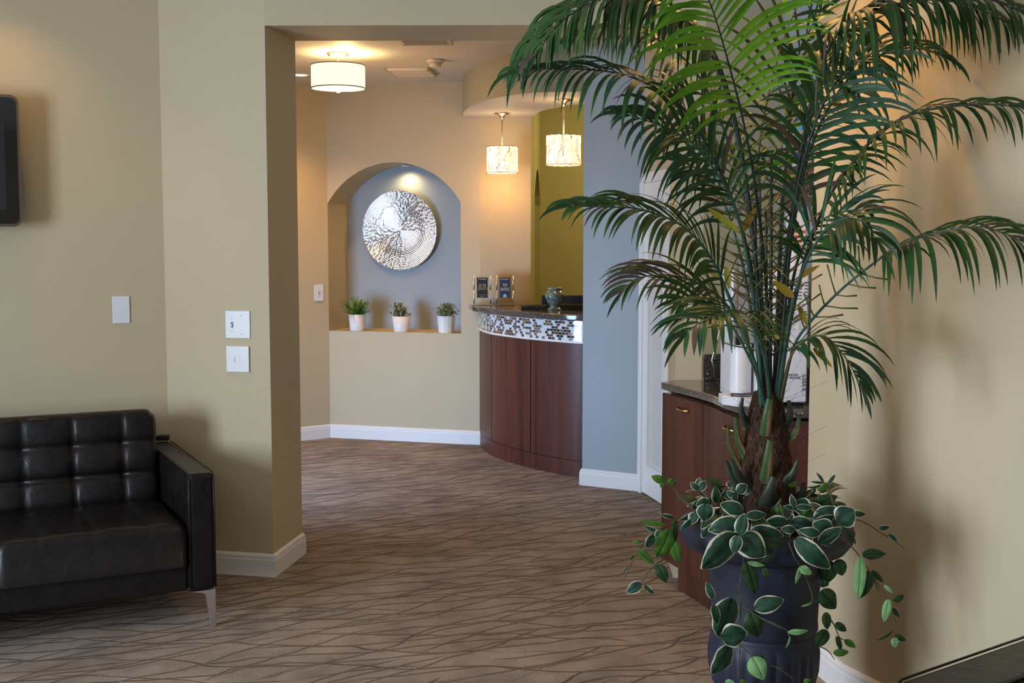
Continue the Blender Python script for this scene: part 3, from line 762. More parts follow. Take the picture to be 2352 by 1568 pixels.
q = MB(); q.box((mx + .1, 8.525, mz - .28), (mx + .42, 8.552, mz - .06)); q.build('rear_housing', 'black_matte', t, bevel=.012)
q = MB(); q.box((mx + .22, 8.57, .755), (mx + .30, 8.60, mz - .1)); q.build('stand_neck', 'black_plastic', t)
q = MB(); q.box((mx + .14, 8.50, .75), (mx + .38, 8.70, .76)); q.build('stand_foot', 'black_plastic', t, bevel=.003)

# sign holders
M['acrylic'] = mat('clear_acrylic', (0.95, 0.97, 0.97), 0.03, trans=1.0, ior=1.49)
M['card_black'] = mat('printed_black_card', (0.014, 0.011, 0.010), 0.6)
M['card_navy'] = mat('printed_navy_card', (0.014, 0.020, 0.055), 0.6)
M['ink_gold'] = mat('gold_ink', (0.42, 0.30, 0.14), 0.5)
M['ink_cream'] = mat('cream_ink', (0.62, 0.50, 0.40), 0.5)
M['ink_white'] = mat('white_ink', (0.75, 0.72, 0.70), 0.5)
M['ink_pale_blue'] = mat('pale_blue_ink', (0.36, 0.45, 0.55), 0.5)
def sign(px, label, card, top, bot, botmat, dome, rz):
    c = onz(px, 697, RT) ; c = Vector((c.x, 8.74, RT))
    c.x = aty(px, 660, 8.74).x
    t = thing('sign_holder', c, label, 'sign holder', 'clear sign holders on the reception counter', rz=R(rz))
    m = Matrix.Translation(c) @ Matrix.Rotation(R(rz), 4, 'Z'); s = 8.74 / F
    w, h = 38 * s, 68 * s
    q = MB(); q.box((-w/2 - .012, -.035, .0005), (w/2 + .012, .035, .010)); q.build('acrylic_base', 'acrylic', t, bevel=.003, T=m)
    q = MB(); q.box((-w/2, -.004, .010), (w/2, .006, h)); q.build('acrylic_frame', 'acrylic', t, bevel=.002, T=m)
    for e in (-1, 1):
        q = MB(); x = e * w/2
        q.tube([(x, -.008, .012), (x, -.008, h * .5 - .003)], .0048, 8, cap=True); q.tube([(x, -.008, h * .5 + .003), (x, -.008, h)], .0048, 8)
        q.build('chrome_post', 'chrome', t, smooth=True, T=m)
    cw, c0, c1 = 25 * s, 17 * s, 67 * s - .012
    q = MB(); q.box((-cw/2, -.0075, c0), (cw/2, -.0045, c1)); cardo = q.build('printed_card', card, t, T=m)
    fm = m @ frame_mat((0, -.0078, 0), (1, 0, 0))
    hh = c1 - c0
    lettering('San Jose Magazine', .0125, fm @ Matrix.Translation((0, c1 - hh * .075, 0)), 'ink_white', cardo, sx=.66)
    lettering(top, .031, fm @ Matrix.Translation((0, c0 + hh * (.60 if not dome else .62), 0)), 'ink_cream', cardo, sx=(.60 if dome else .40))
    lettering(bot, .033 if dome else .029, fm @ Matrix.Translation((0, c0 + hh * (.41 if dome else .44), 0)), botmat, cardo, sx=.46 if dome else .52)
    if dome:
        q = MB(); q.add([(x, z, 0) for x, z in [(.014 * cos(pi * i / 12), c0 + .004 + .024 * sin(pi * i / 12)) for i in range(13)]], [list(range(13))]); q.build('dome_emblem', 'ink_pale_blue', cardo, T=fm)
    else:
        q = MB(); q.box((-cw * .45, c0 + .021, 0), (cw * .45, c0 + .0225, .0003)); q.box((-.012, c0 + .006, 0), (-.004, c0 + .013, .0003)); q.box((.010, c0 + .005, 0), (.013, c0 + .014, .0003)); q.build('printed_footer', 'ink_gold', cardo, T=fm)
sign(1108, 'clear acrylic sign holder with a black and gold card, left one on the counter end', 'card_black', '2011 TOP', 'DENTISTS', 'ink_gold', False, -4)
sign(1160, 'clear acrylic sign holder with a navy card reading TOP DENTISTS', 'card_navy', 'TOP', 'DENTISTS', 'ink_cream', True, -8)

# black pad folder and vase
c = onz(1228, 709, RT)
t = thing('padfolio', c, 'flat black leather folder lying on the reception counter left of the vase', 'folder', rz=R(-12))
m = Matrix.Translation(c) @ Matrix.Rotation(R(-12), 4, 'Z')
q = MB(); q.box((-.085, -.07, .0005), (.085, .12, .008)); q.build('bottom_cover', 'black_plastic', t, bevel=.003, T=m)
q = MB(); q.box((-.078, -.062, .008), (.080, .112, .016)); q.build('pages', 'black_matte', t, T=m)
q = MB(); q.box((-.085, -.07, .016), (.085, .12, .024)); q.box((-.05, -.03, .024), (.05, .07, .027)); q.build('top_cover', 'black_plastic', t, bevel=.003, T=m)
c = onz(1274, 712, RT); s = c.y / F
def glaze():
    m = mat('green_crackle_glaze', (0.10, 0.17, 0.14), 0.16, coat=.6); k = NT(m)
    tc = k.new('ShaderNodeTexCoord'); nz = k.new('ShaderNodeTexNoise', Scale=40.0, Detail=4.0); k.link(tc.outputs['Object'], nz.inputs[0])
    k.link(k.ramp(nz.outputs[0], [(0.35, (0.06, 0.085, 0.070)), (0.65, (0.20, 0.29, 0.25))]), k.b.inputs['Base Color']); k.bump(nz.outputs[0], .6, .006); return m
M['glaze'] = glaze()
t = thing('ceramic_vase', c, 'squat green glazed ceramic urn vase standing on the reception counter', 'vase')
def pv(l): return [(r_ * s, z * s) for r_, z in l]
q = MB(); q.lathe(pv([(0, 0), (17, 0), (17, 2.5), (13.5, 5), (10.5, 8), (12, 11), (18, 19), (21.5, 28), (22.5, 34), (21.5, 38), (17, 43), (14.8, 45), (14.2, 46)]), c, 40, fn=lambda a, z, r_: 1 + (.018 * sin(a * 14) * sin(z * 90) if 8*s < z < 36*s else 0)); q.build('body', 'glaze', t, smooth=True)
q = MB(); q.lathe(pv([(14.2, 45), (15.5, 46.5), (16.8, 49.5), (16.2, 51.5), (14.6, 51.5), (13.5, 48), (13, 44)]), c, 40); q.build('rim', 'glaze', t, smooth=True)
q = MB(); q.lathe(pv([(22.4, 33), (23.6, 34.5), (22.4, 36)]), c, 40); q.build('shoulder_band', 'glaze', t, smooth=True)

point('office_fill_light', (1.3, 9.2, 2.3), 34, (1.0, .78, .50), .2)  # unseen fill light, added to brighten the olive office walls
# ================================================================= COFFEE NOOK
KT = .905
kp = [onz(1518, 876, KT), onz(1621, 903, KT), onz(1668, 922, KT), onz(1722, 938, KT), onz(1863, 942, KT)]
front = catmull([kp[0], kp[1], kp[2], kp[3]], 20)
k0 = front[0]; kend = Vector((1.20, kp[4].y, 0))
def wallY(x):  # nook back walls
    if x < N1.x: return K1.y + (N1.y - K1.y) * (x - K1.x) / (N1.x - K1.x)
    return N1.y + (N2.y - N1.y) * (x - N1.x) / (N2.x - N1.x)
backL = Vector((K1.x + .004, wallY(K1.x + .004) - .002))
ktop = [(k0.x, k0.y)] + [(p.x, p.y) for p in front[1:]] + [(kend.x, kend.y), (1.20, wallY(1.20) - .002), (N1.x, N1.y - .002), tuple(backL)]
ct = thing('coffee_countertop', (.95, 4.9, KT), 'speckled dark granite countertop with backsplash in the coffee nook', 'countertop')
q = MB(); q.prism(ktop, KT - .034, KT); q.build('slab', 'granite', ct, bevel=.006)
sz = aty(1630, 813, N1.y).z
q = MB(); bn = (N2 - N1).normalized(); q.prism([N1 + Vector((.004, -.024)), N2 + Vector((-.014, -.024)), N2 + Vector((-.014, -.002)), N1 + Vector((.004, -.002))], KT, sz); q.build('backsplash', 'granite', ct, bevel=.003)
q = MB(); q.prism([(1.190, kend.y + .02), (1.212, kend.y + .02), (1.212, N2.y - .03), (1.190, N2.y - .03)], KT, sz); q.build('side_splash', 'granite', ct, bevel=.003)
# label sticker on the slab edge
e0 = Vector((front[8].x, front[8].y, 0)); sp0 = [hit(1564, 895, Vector((front[i].x, front[i].y)), (front[i+1] - front[i]).xy.normalized()) for i in (9,)][0]
fd = (front[10] - front[9]).normalized(); fn_ = Vector((fd.y, -fd.x, 0)); fn_ = fn_ if fn_.y < 0 else -fn_
q = MB(); q.box((-.011, -.007, 0), (.011, .007, .0006)); o = q.build('sticker', 'white_plastic', ct, T=frame_mat(sp0 + fn_ * .0022, fd)); o['label'] = 'small white sticker on the slab edge'

cab = thing('coffee_cabinet', (.95, 4.9, 0), 'dark cherry base cabinet with brass pulls under the coffee nook counter', 'cabinet')
def shrink(poly_front, d): return outw(poly_front, d)
fr2 = outw(front, -.022)
body = [(fr2[0].x + .024, fr2[0].y)] + [(p.x, p.y) for p in fr2[1:]] + [(kend.x, kend.y + .022), (1.195, wallY(1.195) - .03), (N1.x, N1.y - .03), (K1.x + .03, K1.y - .03)]
q = MB(); q.prism(body, .10, KT - .046); q.build('body', 'cherry2', cab)
toe = [(fr2[0].x + .088, fr2[0].y - .03)] + [(p.x + .006, p.y + .004) for p in fr2[2:]] + [(kend.x, kend.y + .03), (1.19, 5.2), (K1.x + .08, 5.2)]
q = MB(); q.prism(toe, 0, .10); q.build('plinth', 'cherry2', cab)
def idx(px): return min(range(21), key=lambda i: abs(fr2[i].x / fr2[i].y * F + W / 2 - px))
cuts = [0, idx(1622), 20]
gap = KT - .050
segs = []
for a_, b_ in zip(cuts[:-1], cuts[1:]): segs.append(fr2[a_:b_ + 1])
segs.append([fr2[20] + Vector((.006, 0, 0)), Vector((1.20, kend.y + .022, 0))])
for i, sg in enumerate(segs):
    if i < 2:
        sg = [sg[0] + (sg[1] - sg[0]).normalized() * .0015] + sg[1:-1] + [sg[-1] + (sg[-2] - sg[-1]).normalized() * .004]
    q = MB(); P1 = outw(sg, .014); P0 = outw(sg, .0005); q.prism([p.xy for p in P0] + [p.xy for p in reversed(P1)], .11, gap)
    d = q.build('door', 'cherry2', cab)
    if i < 2:
        hp = hit(1571 if i == 0 else 1679, 941 if i == 0 else 985, P1[len(P1)//2].xy, (P1[-1] - P1[0]).xy.normalized())
        dr = (P1[-1] - P1[0]).normalized(); hn = Vector((dr.y, -dr.x, 0)); hn = hn if hn.y < 0 else -hn
        L = .10 
        q = MB(); q.tube([hp + dr * (L * (t_ - .5)) + hn * (.026 * sin(pi * t_) ** .6) for t_ in [j / 12 for j in range(13)]], .0045, 8, flat=1.5); q.build('handle', 'brass', d, smooth=True)

# hot water machine --------------------------------------------------------
def vt(px, py, Y): return aty(px, py, Y)
mY = onz(1840, 932, KT).y; mt = thing('water_dispenser', (vt(1768, 932, mY).x, mY + .1, KT), 'tall white hot water dispenser standing on the granite counter behind the palm', 'water dispenser')
xl, xr = vt(1679, 800, mY + .10).x, vt(1856, 800, mY).x; xm = vt(1738, 800, mY).x
mzt = vt(1840, 622, mY).z
M['white_enamel'] = mat('white_enamel', (0.70, 0.73, 0.80), 0.3)
M['grey_panel'] = mat('grey_translucent_panel', (0.26, 0.25, 0.27), 0.25, coat=.5)
q = MB(); q.box((xm, mY, KT + .012), (xr, mY + .33, mzt)); q.build('housing', 'white_enamel', mt, bevel=.008)
q = MB(); q.box((xl, mY + .10, KT + .012), (xm, mY + .33, mzt)); q.build('rear_tower', 'white_enamel', mt, bevel=.006)
for fx in (xm + .02, xr - .03):
    for fy in (mY + .02, mY + .28):
        q = MB(); q.box((fx - .012, fy, KT), (fx + .022, fy + .03, KT + .012)); q.build('foot', 'black_plastic', mt)
q = MB(); q.box((xl + .01, mY + .26, KT), (xl + .04, mY + .29, KT + .012)); q.build('foot', 'black_plastic', mt)
ccx = (vt(1679, 800, mY + .04).x + vt(1729, 800, mY + .04).x) / 2; cr = .041
q = MB(); z_a, z_b = vt(1700, 902, mY + .04).z, vt(1700, 790, mY + .04).z; q.lathe([(0, z_a), (cr, z_a), (cr, z_b), (0, z_b)], (ccx, mY + .06, 0), 32); q.build('cup_column', 'white_enamel', mt, bevel=.002)
zz0, zz1 = z_b + .003, vt(1700, 600, mY + .04).z
q = MB(); q.box((xl + .004, mY + .035, zz0), (xm - .002, mY + .10, zz1)); q.build('display_panel', 'grey_panel', mt, bevel=.004)
q = MB(); q.box((xl - .001, mY + .030, zz0 - .02), (xl + .006, mY + .05, zz1)); q.build('chrome_edge', 'chrome', mt)
q = MB(); tx0 = vt(1662, 910, mY - .0).x; q.prism([(tx0, mY + .03), (tx0 + .045, mY - .03), (xm, mY - .03), (xm, mY + .11), (tx0, mY + .11)], KT + .0005, KT + .036); q.build('drip_tray', 'white_enamel', mt, bevel=.003)
q = MB(); q.lathe([(0, 0), (.042, 0), (.042, .003), (0, .003)], (ccx, mY + .03, KT + .036), 28)
for i in range(7): q.box((ccx - .034, mY - .004 + i * .009, KT + .039), (ccx + .034, mY + .0 + i * .009, KT + .041), 1)
q.build('drip_grille', ['black_matte', 'chrome'], mt)
q = MB(); q.box((ccx - .028, mY + .012, z_b - .002), (ccx - .012, mY + .04, z_b + .03)); q.build('spout', 'black_plastic', mt)
M['vent_dark'] = mat('vent_slit', (0.10, 0.10, 0.12), 0.6)
q = MB()
for i in range(6):
    z = vt(1840, 648 + i * 7.6, mY).z
    for x0_, x1_ in ((1806, 1842), (1848, 1862)):
        a_, b_ = vt(x0_, 660, mY).x, min(vt(x1_, 660, mY).x, xr - .006)
        if b_ > a_: q.box((a_, mY - .0012, z - .002), (b_, mY + .001, z + .002))
q.build('vent_slits', 'vent_dark', mt)
fm = frame_mat((0, mY - .0006, 0), (1, 0, 0))
q = MB(); la, lb = vt(1811, 688, mY), vt(1855, 760, mY)
q.prism(rrect(la.x, lb.z, min(lb.x, xr - .008), la.z, .006), 0, .0008); lab = q.build('instruction_label', 'white_plastic', mt, T=fm)
q = MB()
for i in range(14):
    z = la.z - .010 - i * .0078; wv = .030 if i % 4 else .018
    q.box((la.x + .006, z, .0009), (la.x + .006 + wv * .8, z + .0018, .0011)); q.box((la.x + .040, z, .0009), (la.x + .040 + wv * .7, z + .0018, .0011))
q.build('printed_lines', 'vent_dark', lab, T=fm)
tp = vt(1816, 861, mY); lettering('DANGER', .0135, fm @ Matrix.Translation((tp.x, tp.z, .0004)), 'vent_dark', mt)
tp = vt(1816, 866, mY); lettering('HOT WATER', .0125, fm @ Matrix.Translation((tp.x, tp.z - .003, .0004)), 'vent_dark', mt)
for i, (yy) in enumerate((862, 869, 876, 883, 893)):
    p = vt(1841, yy, mY); q = MB(); q.tube([(p.x, mY + .002, p.z), (p.x, mY - .010, p.z)], .0042, 10); q.tube([(p.x, mY - .008, p.z), (p.x + .016, mY - .008, p.z)], .0015, 6); q.build('fitting', 'chrome', mt, smooth=True)
# carton on the machine
M['carton'] = mat('white_carton', (0.72, 0.72, 0.72), 0.6); M['ink_red'] = mat('orange_red_ink', (0.55, 0.09, 0.03), 0.5)
ca, cb_ = vt(1822, 500, mY + .05), vt(1868, 500, mY + .05)
t = thing('tea_carton', ((ca.x + cb_.x) / 2, mY + .1, mzt), 'white carton with orange red print standing on top of the water dispenser', 'box')
ctop = vt(1840, 487, mY + .05).z
q = MB(); q.box((ca.x, mY + .05, mzt), (min(cb_.x, xr - .005), mY + .17, ctop)); bx = q.build('carton_box', 'carton', t, bevel=.002)
q = MB(); fmc = frame_mat((0, mY + .0495, 0), (1, 0, 0))
rnd = random.Random(4); zr = ctop - .05
for r_i in range(5):
    x = ca.x + .006
    while x < xr - .02:
        w_ = rnd.uniform(.004, .014); q.box((x, zr - r_i * .018 - .011, 0), (x + w_, zr - r_i * .018, .0004)); x += w_ + .003
q.build('printed_pattern', 'ink_red', bx, T=fmc)

# wire basket
c = onz(1690, 866, KT); c = Vector((vt(1690, 860, 5.17).x, 5.17, KT)); 
bk = thing('wire_basket', c, 'round black wire basket with a tall curved handle on the granite counter', 'basket')
rb0, rt0 = .080, .105; zb_, zt_ = KT + .030, KT + .098
q = MB()
for i in range(9):
    f_ = i / 8; rr_ = rb0 + (rt0 - rb0) * f_; z = zb_ + (zt_ - zb_) * f_
    q.tube([(c.x + rr_ * cos(2*pi*j/36), c.y + rr_ * sin(2*pi*j/36), z) for j in range(37)], .0026 if i in (0, 8) else .0012, 5, cap=False)
for j in range(10):
    a = 2 * pi * j / 10; q.tube([(c.x + rb0 * cos(a), c.y + rb0 * sin(a), zb_), (c.x + rt0 * cos(a), c.y + rt0 * sin(a), zt_)], .0016, 5)
for j in range(-3, 4):
    y = j * .022; w_ = (rb0 ** 2 - y * y) ** .5; q.tube([(c.x - w_, c.y + y, zb_), (c.x + w_, c.y + y, zb_)], .0012, 5)
q.build('wire_body', 'black_plastic', bk, smooth=True)
q = MB(); q.tube([(c.x - .088, c.y - .02, zb_), (c.x - .108, c.y - .02, zt_ + .01), (c.x - .085, c.y - .02, zt_ + .10), (c.x - .045, c.y - .01, zt_ + .24), (c.x, c.y, zt_ + .27), (c.x + .045, c.y - .01, zt_ + .24), (c.x + .108, c.y - .02, zt_ + .01)], .0035, 8); q.build('handle', 'chrome', bk, smooth=True)
for a in (200, 320, 80):
    q = MB(); q.tube([(c.x + rb0 * cos(R(a)), c.y + rb0 * sin(R(a)), zb_), (c.x + (rb0 + .012) * cos(R(a)), c.y + (rb0 + .012) * sin(R(a)), KT + .003)], .003, 6); q.build('foot', 'black_plastic', bk)

# maroon poster on the blue side wall
M['maroon'] = mat('maroon_mat', (0.085, 0.012, 0.018), 0.35, coat=.3); M['gold_frame'] = mat('thin_bronze_line', (0.30, 0.18, 0.08), 0.45)
M['poster_blue'] = mat('poster_blue', (0.03, 0.06, 0.30), 0.4); M['poster_cyan'] = mat('poster_cyan', (0.12, 0.45, 0.62), 0.4)
t = thing('framed_poster', (1.21, 5.0, 1.7), 'maroon framed poster with blue and white picture on the nook side wall', 'poster')
wm = frame_mat((1.2145, 0, 0), (0, -1, 0))   # x = -Y, y = up, normal = -X
q = MB(); q.box((-5.28, 1.665, 0), (-4.70, 2.16, .018)); q.build('backing_board', 'maroon', t, bevel=.003, T=wm)
q = MB(); q.box((-5.15, 1.84, .018), (-4.83, 2.08, .020)); fp = q.build('picture_mat', 'white_plastic', t, T=wm)
q = MB(); q.box((-5.13, 1.865, .020), (-4.85, 2.065, .021)); q.box((-5.13, 1.94, .021), (-4.98, 2.02, .0215), 1); q.build('picture', ['poster_blue', 'poster_cyan'], fp, T=wm)
for i in range(3):
    q = MB(); x = -5.22 + i * .18
    for a_, b_ in (((x, 1.70), (x + .14, 1.706)), ((x, 1.794), (x + .14, 1.80)), ((x, 1.70), (x + .005, 1.80)), ((x + .135, 1.70), (x + .14, 1.80))): q.box((a_[0], a_[1], .018), (b_[0], b_[1], .021))
    q.box((x + .005, 1.706, .018), (x + .135, 1.794, .0188), 1); q.build('photo_frame', ['gold_frame', 'black_matte'], t, T=wm)

# ================================================================= SOFAS
def leather_piece(mb, fn, nu, nv): mb.grid(fn, nu, nv)
def cushion(x0, x1, y0, y1, z0, z1, seamx, seamz, axis, crease, parent, name, T, puff=.02):
    """upholstered cushion; face along -y ('back') or +z ('seat') carries the tufting"""
    w = x1 - x0
    if axis == 'back': L0, L1, D0, D1_ = z0, z1, y0, y1
    else: L0, L1, D0, D1_ = y0, y1, z1, z0
    h = L1 - L0; er = .035
    sx = [s_ for s_ in seamx]; sl = [s_ for s_ in seamz]
    def disp(a, l):
        ex = min(a - x0, x1 - a); el = min(l - L0, L1 - l)
        d = 0
        for e in (ex, el):
            if e < er: d += er - math.sqrt(max(0, er * er - (er - e) ** 2))
        gx = min([abs(a - s_) for s_ in sx] + [9]); gl = min([abs(l - s_) for s_ in sl] + [9])
        d += crease * exp(-(gx / .008) ** 1.2) + crease * exp(-(gl / .008) ** 1.2)
        but = min([hypot(a - p, l - r_) for p in sx for r_ in sl] + [9]); d += crease * 1.3 * exp(-(but / .030) ** 1.1)
        if sx:
            cx_ = [x0] + sx + [x1]; cl_ = [L0] + sl + [L1]
            for arr, vv in ((cx_, a), (cl_, l)):
                for p, r_ in zip(arr[:-1], arr[1:]):
                    if p <= vv <= r_: d -= puff * .5 * (sin(pi * (vv - p) / (r_ - p)) ** .7 if 0 < (vv - p) / (r_ - p) < 1 else 0)
        d -= puff * (4 * (a - x0) * (x1 - a) / w / w) * .5
        return d + .002 * noise.noise(Vector((a * 11, l * 11, 0)))
    sg = 1 if axis == 'back' else -1; rc = .05 if axis == 'back' else .03
    def fn(i, j):
        a = x0 + w * i; l = L0 + h * j; dd_ = D0 + sg * disp(a, l)
        ex = min(a - x0, x1 - a); el = min(l - L0, L1 - l); dx = max(0, rc - ex); dl = max(0, rc - el)
        if dx > 0 and dl > 0:
            f_ = 1 - max(dx, dl) / hypot(dx, dl); a += (dx * f_) * (1 if a - x0 < x1 - a else -1); l += (dl * f_) * (1 if l - L0 < L1 - l else -1)
        return (a, dd_, l) if axis == 'back' else (a, l, dd_)
    q = MB(); nu, nv = max(24, int(w / .011)), max(20, int(h / .011)); o = q.grid(fn, nu, nv)
    # closed rim and rear face
    def idx_(i, j): return o + j * (nu + 1) + i
    rim = [idx_(i, 0) for i in range(nu + 1)] + [idx_(nu, j) for j in range(1, nv + 1)] + [idx_(i, nv) for i in range(nu - 1, -1, -1)] + [idx_(0, j) for j in range(nv - 1, 0, -1)]
    n_ = len(rim); b0 = len(q.v)
    for k_ in rim:
        p = q.v[k_]; q.v.append(Vector((p.x, D1_, p.z)) if axis == 'back' else Vector((p.x, p.y, D1_)))
    for k_ in range(n_):
        k2 = (k_ + 1) % n_; q.f.append([rim[k_], b0 + k_, b0 + k2, rim[k2]] ); q.m.append(0)
    q.f.append([b0 + k_ for k_ in range(n_)]); q.m.append(0)
    ob = q.build(name, 'leather', parent, smooth=True, T=T)
    return ob
def sofa(origin, rz, label, n_c=2, AW=.105):
    t = thing('leather_sofa', origin, label, 'sofa', rz=R(rz))
    T = Matrix.Translation(origin) @ Matrix.Rotation(R(rz), 4, 'Z')
    D, AH, BH, LEG = .86, .622, .80, .155; CW = .70; Wd = n_c * CW + 2 * AW
    for x0 in (-AW, -Wd):
        q = MB(); q.box((x0, 0, LEG), (x0 + AW, D, AH)); q.build('arm', 'leather', t, bevel=.022, T=T, bseg=4)
        q = MB()
        for xx in (x0 + .004, x0 + AW - .004): q.tube([(xx, -.001, LEG + .01), (xx, -.001, AH - .02), (xx, .02, AH + .000), (xx, D - .03, AH + .000)], .0032, 6)
        q.build('piping', 'leather', t, smooth=True, T=T)
    q = MB(); q.box((-Wd + AW, .03, LEG), (-AW, D - .05, .262)); q.build('base_rail', 'leather', t, bevel=.010, T=T)
    q = MB(); q.box((-Wd + AW, D - .17, .26), (-AW, D, BH - .14)); q.build('back_frame', 'leather', t, bevel=.03, T=T, bseg=4)
    for c_ in range(n_c):
        xa = -AW - (c_ + 1) * CW + .004; xb = xa + CW - .008
        cushion(xa, xb, -.01, D - .23, .262, .425, [xa + .15, xa + .345, xa + .54], [.36, .50], 'seat', .0018, t, 'seat_cushion', T, .010)
        # leaning back cushion with squared tufts
        Tb = T @ Matrix.Translation((0, D - .33, .41)) @ Matrix.Rotation(R(-9), 4, 'X')
        cushion(xa, xb, 0, .17, 0, .405, [xa + .150, xa + .345, xa + .545], [.135, .265], 'back', .0105, t, 'back_cushion', Tb, .018)
    for lx, fx in ((-.002, -1), (-Wd + .002, 1)):
        for ly, fy in ((.012, 1), (D - .012, -1)):
            q = MB(); a_, b_ = .105, .010
            # cast foot: flat flange under the frame and a tapering blade
            out = [(0, LEG - .001), (fx * a_, LEG - .001), (fx * .050, LEG - .012), (fx * .038, LEG - .020), (fx * .020, .0), (0, .0)]
            k_ = len(out); v0 = [(lx + p[0], ly, p[1]) for p in out]; v1 = [(lx + p[0] * (1 if p[1] > .1 else .9), ly + fy * .035 * (1 if p[1] > .1 else .7), p[1]) for p in out]
            q.add(v0 + v1, [list(range(k_)), list(reversed(range(k_, 2 * k_)))] + [[i, i + k_, (i + 1) % k_ + k_, (i + 1) % k_] for i in range(k_)])
            q.build('leg', 'chrome', t, T=T, bevel=.002)
    return t
lp = onz(500, 1441)
sofa((lp.x, lp.y, 0), 27.0, 'black tufted leather sofa with chrome legs under the television')
sc0 = onz(2052, 1566, .62); th = R(-54)
Wd = 2 * .70 + .30
org = Vector((sc0.x, sc0.y, 0)) + Matrix.Rotation(th, 3, 'Z') @ Vector((Wd - .0, 0, 0))
sofa((org.x, org.y, 0), -54, 'black leather sofa at the lower right corner, only its arm top in view', AW=.15)
# small black remote on the rear of the sofa arm
ra = onz(366, 1002, .64); 
t = thing('remote_control', ra, 'small glossy black device resting on the rear of the sofa arm', 'remote control')
q = MB(); q.prism(rrect(-.045, -.02, .045, .02, .015), -.0175, .006); q.build('casing', 'black_plastic', t, bevel=.004, T=Matrix.Translation(ra) @ Matrix.Rotation(R(8), 4, 'Z'))
q = MB(); disc(q, -.01, 0, .006, .009, .008); q.build('button', 'chrome', t, T=Matrix.Translation(ra) @ Matrix.Rotation(R(8), 4, 'Z'))
# assumed ceiling lights of the front room (out of view, above left sofa and palm)
for (x, y, lab, pw_) in ((-2.06, 4.92, 'assumed recessed ceiling light above the left sofa', 9), (.72, 3.80, 'assumed recessed ceiling light above the palm', 60)):
    recessed(0, 0, lab, pw_, pos=(x, y), ang=120)

# ================================================================= URN PLANTER
PY = 3.50; PX = aty(1757, 1300, PY).x
def urnmat():
    m = mat('charcoal_blue_resin', (0.022, 0.024, 0.036), 0.52, spec=0.4); k = NT(m)
    tc = k.new('ShaderNodeTexCoord'); nz = k.new('ShaderNodeTexNoise', Scale=7.0, Detail=5.0); k.link(tc.outputs['Object'], nz.inputs[0])
    k.link(k.ramp(nz.outputs[0], [(0.3, (0.012, 0.014, 0.024)), (0.7, (0.026, 0.030, 0.050))]), k.b.inputs['Base Color']); k.bump(nz.outputs[0], .2, .004); return m
M['urn'] = urnmat()
urn = thing('urn_planter', (PX, PY, 0), 'large dark blue grey urn planter with rolled rim and fluted base holding the palm', 'planter')
q = MB(); q.lathe([(0, 0), (.135, 0), (.138, .03), (.118, .045), (.090, .075), (.085, .11), (.095, .14), (.10, .15)], (PX, PY, 0), 48); q.build('pedestal_foot', 'urn', urn, smooth=True)
q = MB(); q.lathe([(.08, .145), (.115, .165), (.150, .205), (.164, .26), (.166, .305), (.160, .345), (.154, .352), (.156, .362), (.152, .372)], (PX, PY, 0), 160,
    fn=lambda a, z, r_: 1 - (.055 * (1 - abs(sin(a * 12)) ** .7) * max(0, min(1, (z - .15) / .03)) * max(0, min(1, (.345 - z) / .03)))); q.build('fluted_base', 'urn', urn, smooth=True)
q = MB(); q.lathe([(.150, .370), (.158, .382), (.156, .41), (.160, .50), (.168, .58), (.172, .600), (.180, .612)], (PX, PY, 0), 64); q.build('body', 'urn', urn, smooth=True)
q = MB(); q.lathe([(.174, .606), (.200, .606), (.232, .622), (.252, .648), (.257, .672), (.250, .692), (.236, .700), (.216, .700), (.204, .690), (.200, .64)], (PX, PY, 0), 64); q.build('rolled_rim', 'urn', urn, smooth=True)
q = MB(); q.lathe([(0, .668), (.10, .672), (.203, .660)], (PX, PY, 0), 32, fn=lambda a, z, r_: 1 + .02 * sin(a * 7)); q.build('soil', 'soil', urn, smooth=True)

# ================================================================= PALM
def leaf_palm(name, c1, c2, brown, rough=.38, bs=.60, tl=.12):
    m = mat(name, c1, rough, spec=.45); k = NT(m)
    tc = k.new('ShaderNodeTexCoord'); o = tc.outputs['Object']
    n1 = k.new('ShaderNodeTexNoise', Scale=11.0, Detail=2.0); k.link(o, n1.inputs[0])
    n2 = k.new('ShaderNodeTexNoise', Scale=5.0, Detail=3.0); k.link(o, n2.inputs[0])
    g = k.ramp(n1.outputs[0], [(0.3, c1), (0.7, c2)])
    f = k.ramp(n2.outputs[0], [(bs, (0, 0, 0)), (bs + .10, (1, 1, 1))])
    k.link(k.mix(f, g, brown), k.b.inputs['Base Color'])
    uv = k.new('ShaderNodeUVMap'); s_ = k.new('ShaderNodeSeparateXYZ'); k.link(uv.outputs[0], s_.inputs[0])
    k.bump(k.math('SINE', k.math('MULTIPLY', s_.outputs[0], 40.0)), .25, .001)
    tr = k.new('ShaderNodeBsdfTranslucent'); k.link(g, tr.inputs[0])
    mx = k.new('ShaderNodeMixShader'); mx.inputs[0].default_value = tl
    out = k.n['Material Output']; k.link(k.b.outputs[0], mx.inputs[1]); k.link(tr.outputs[0], mx.inputs[2]); k.link(mx.outputs[0], out.inputs[0])
    return m
M['pg_dark'] = leaf_palm('palm_deep_green', (0.014, 0.050, 0.011), (0.032, 0.092, 0.020), (0.065, 0.048, 0.026))
M['pg_mid'] = leaf_palm('palm_green', (0.014, 0.052, 0.026), (0.032, 0.098, 0.042), (0.085, 0.070, 0.030))
M['pg_bright'] = leaf_palm('palm_lamplit_green', (0.075, 0.230, 0.010), (0.135, 0.330, 0.022), (0.10, 0.22, 0.03), bs=.75, tl=.35)  # brighter green stands in for lamp light from above
M['pg_olive'] = leaf_palm('palm_olive_green', (0.022, 0.058, 0.010), (0.044, 0.098, 0.018), (0.10, 0.07, 0.03))
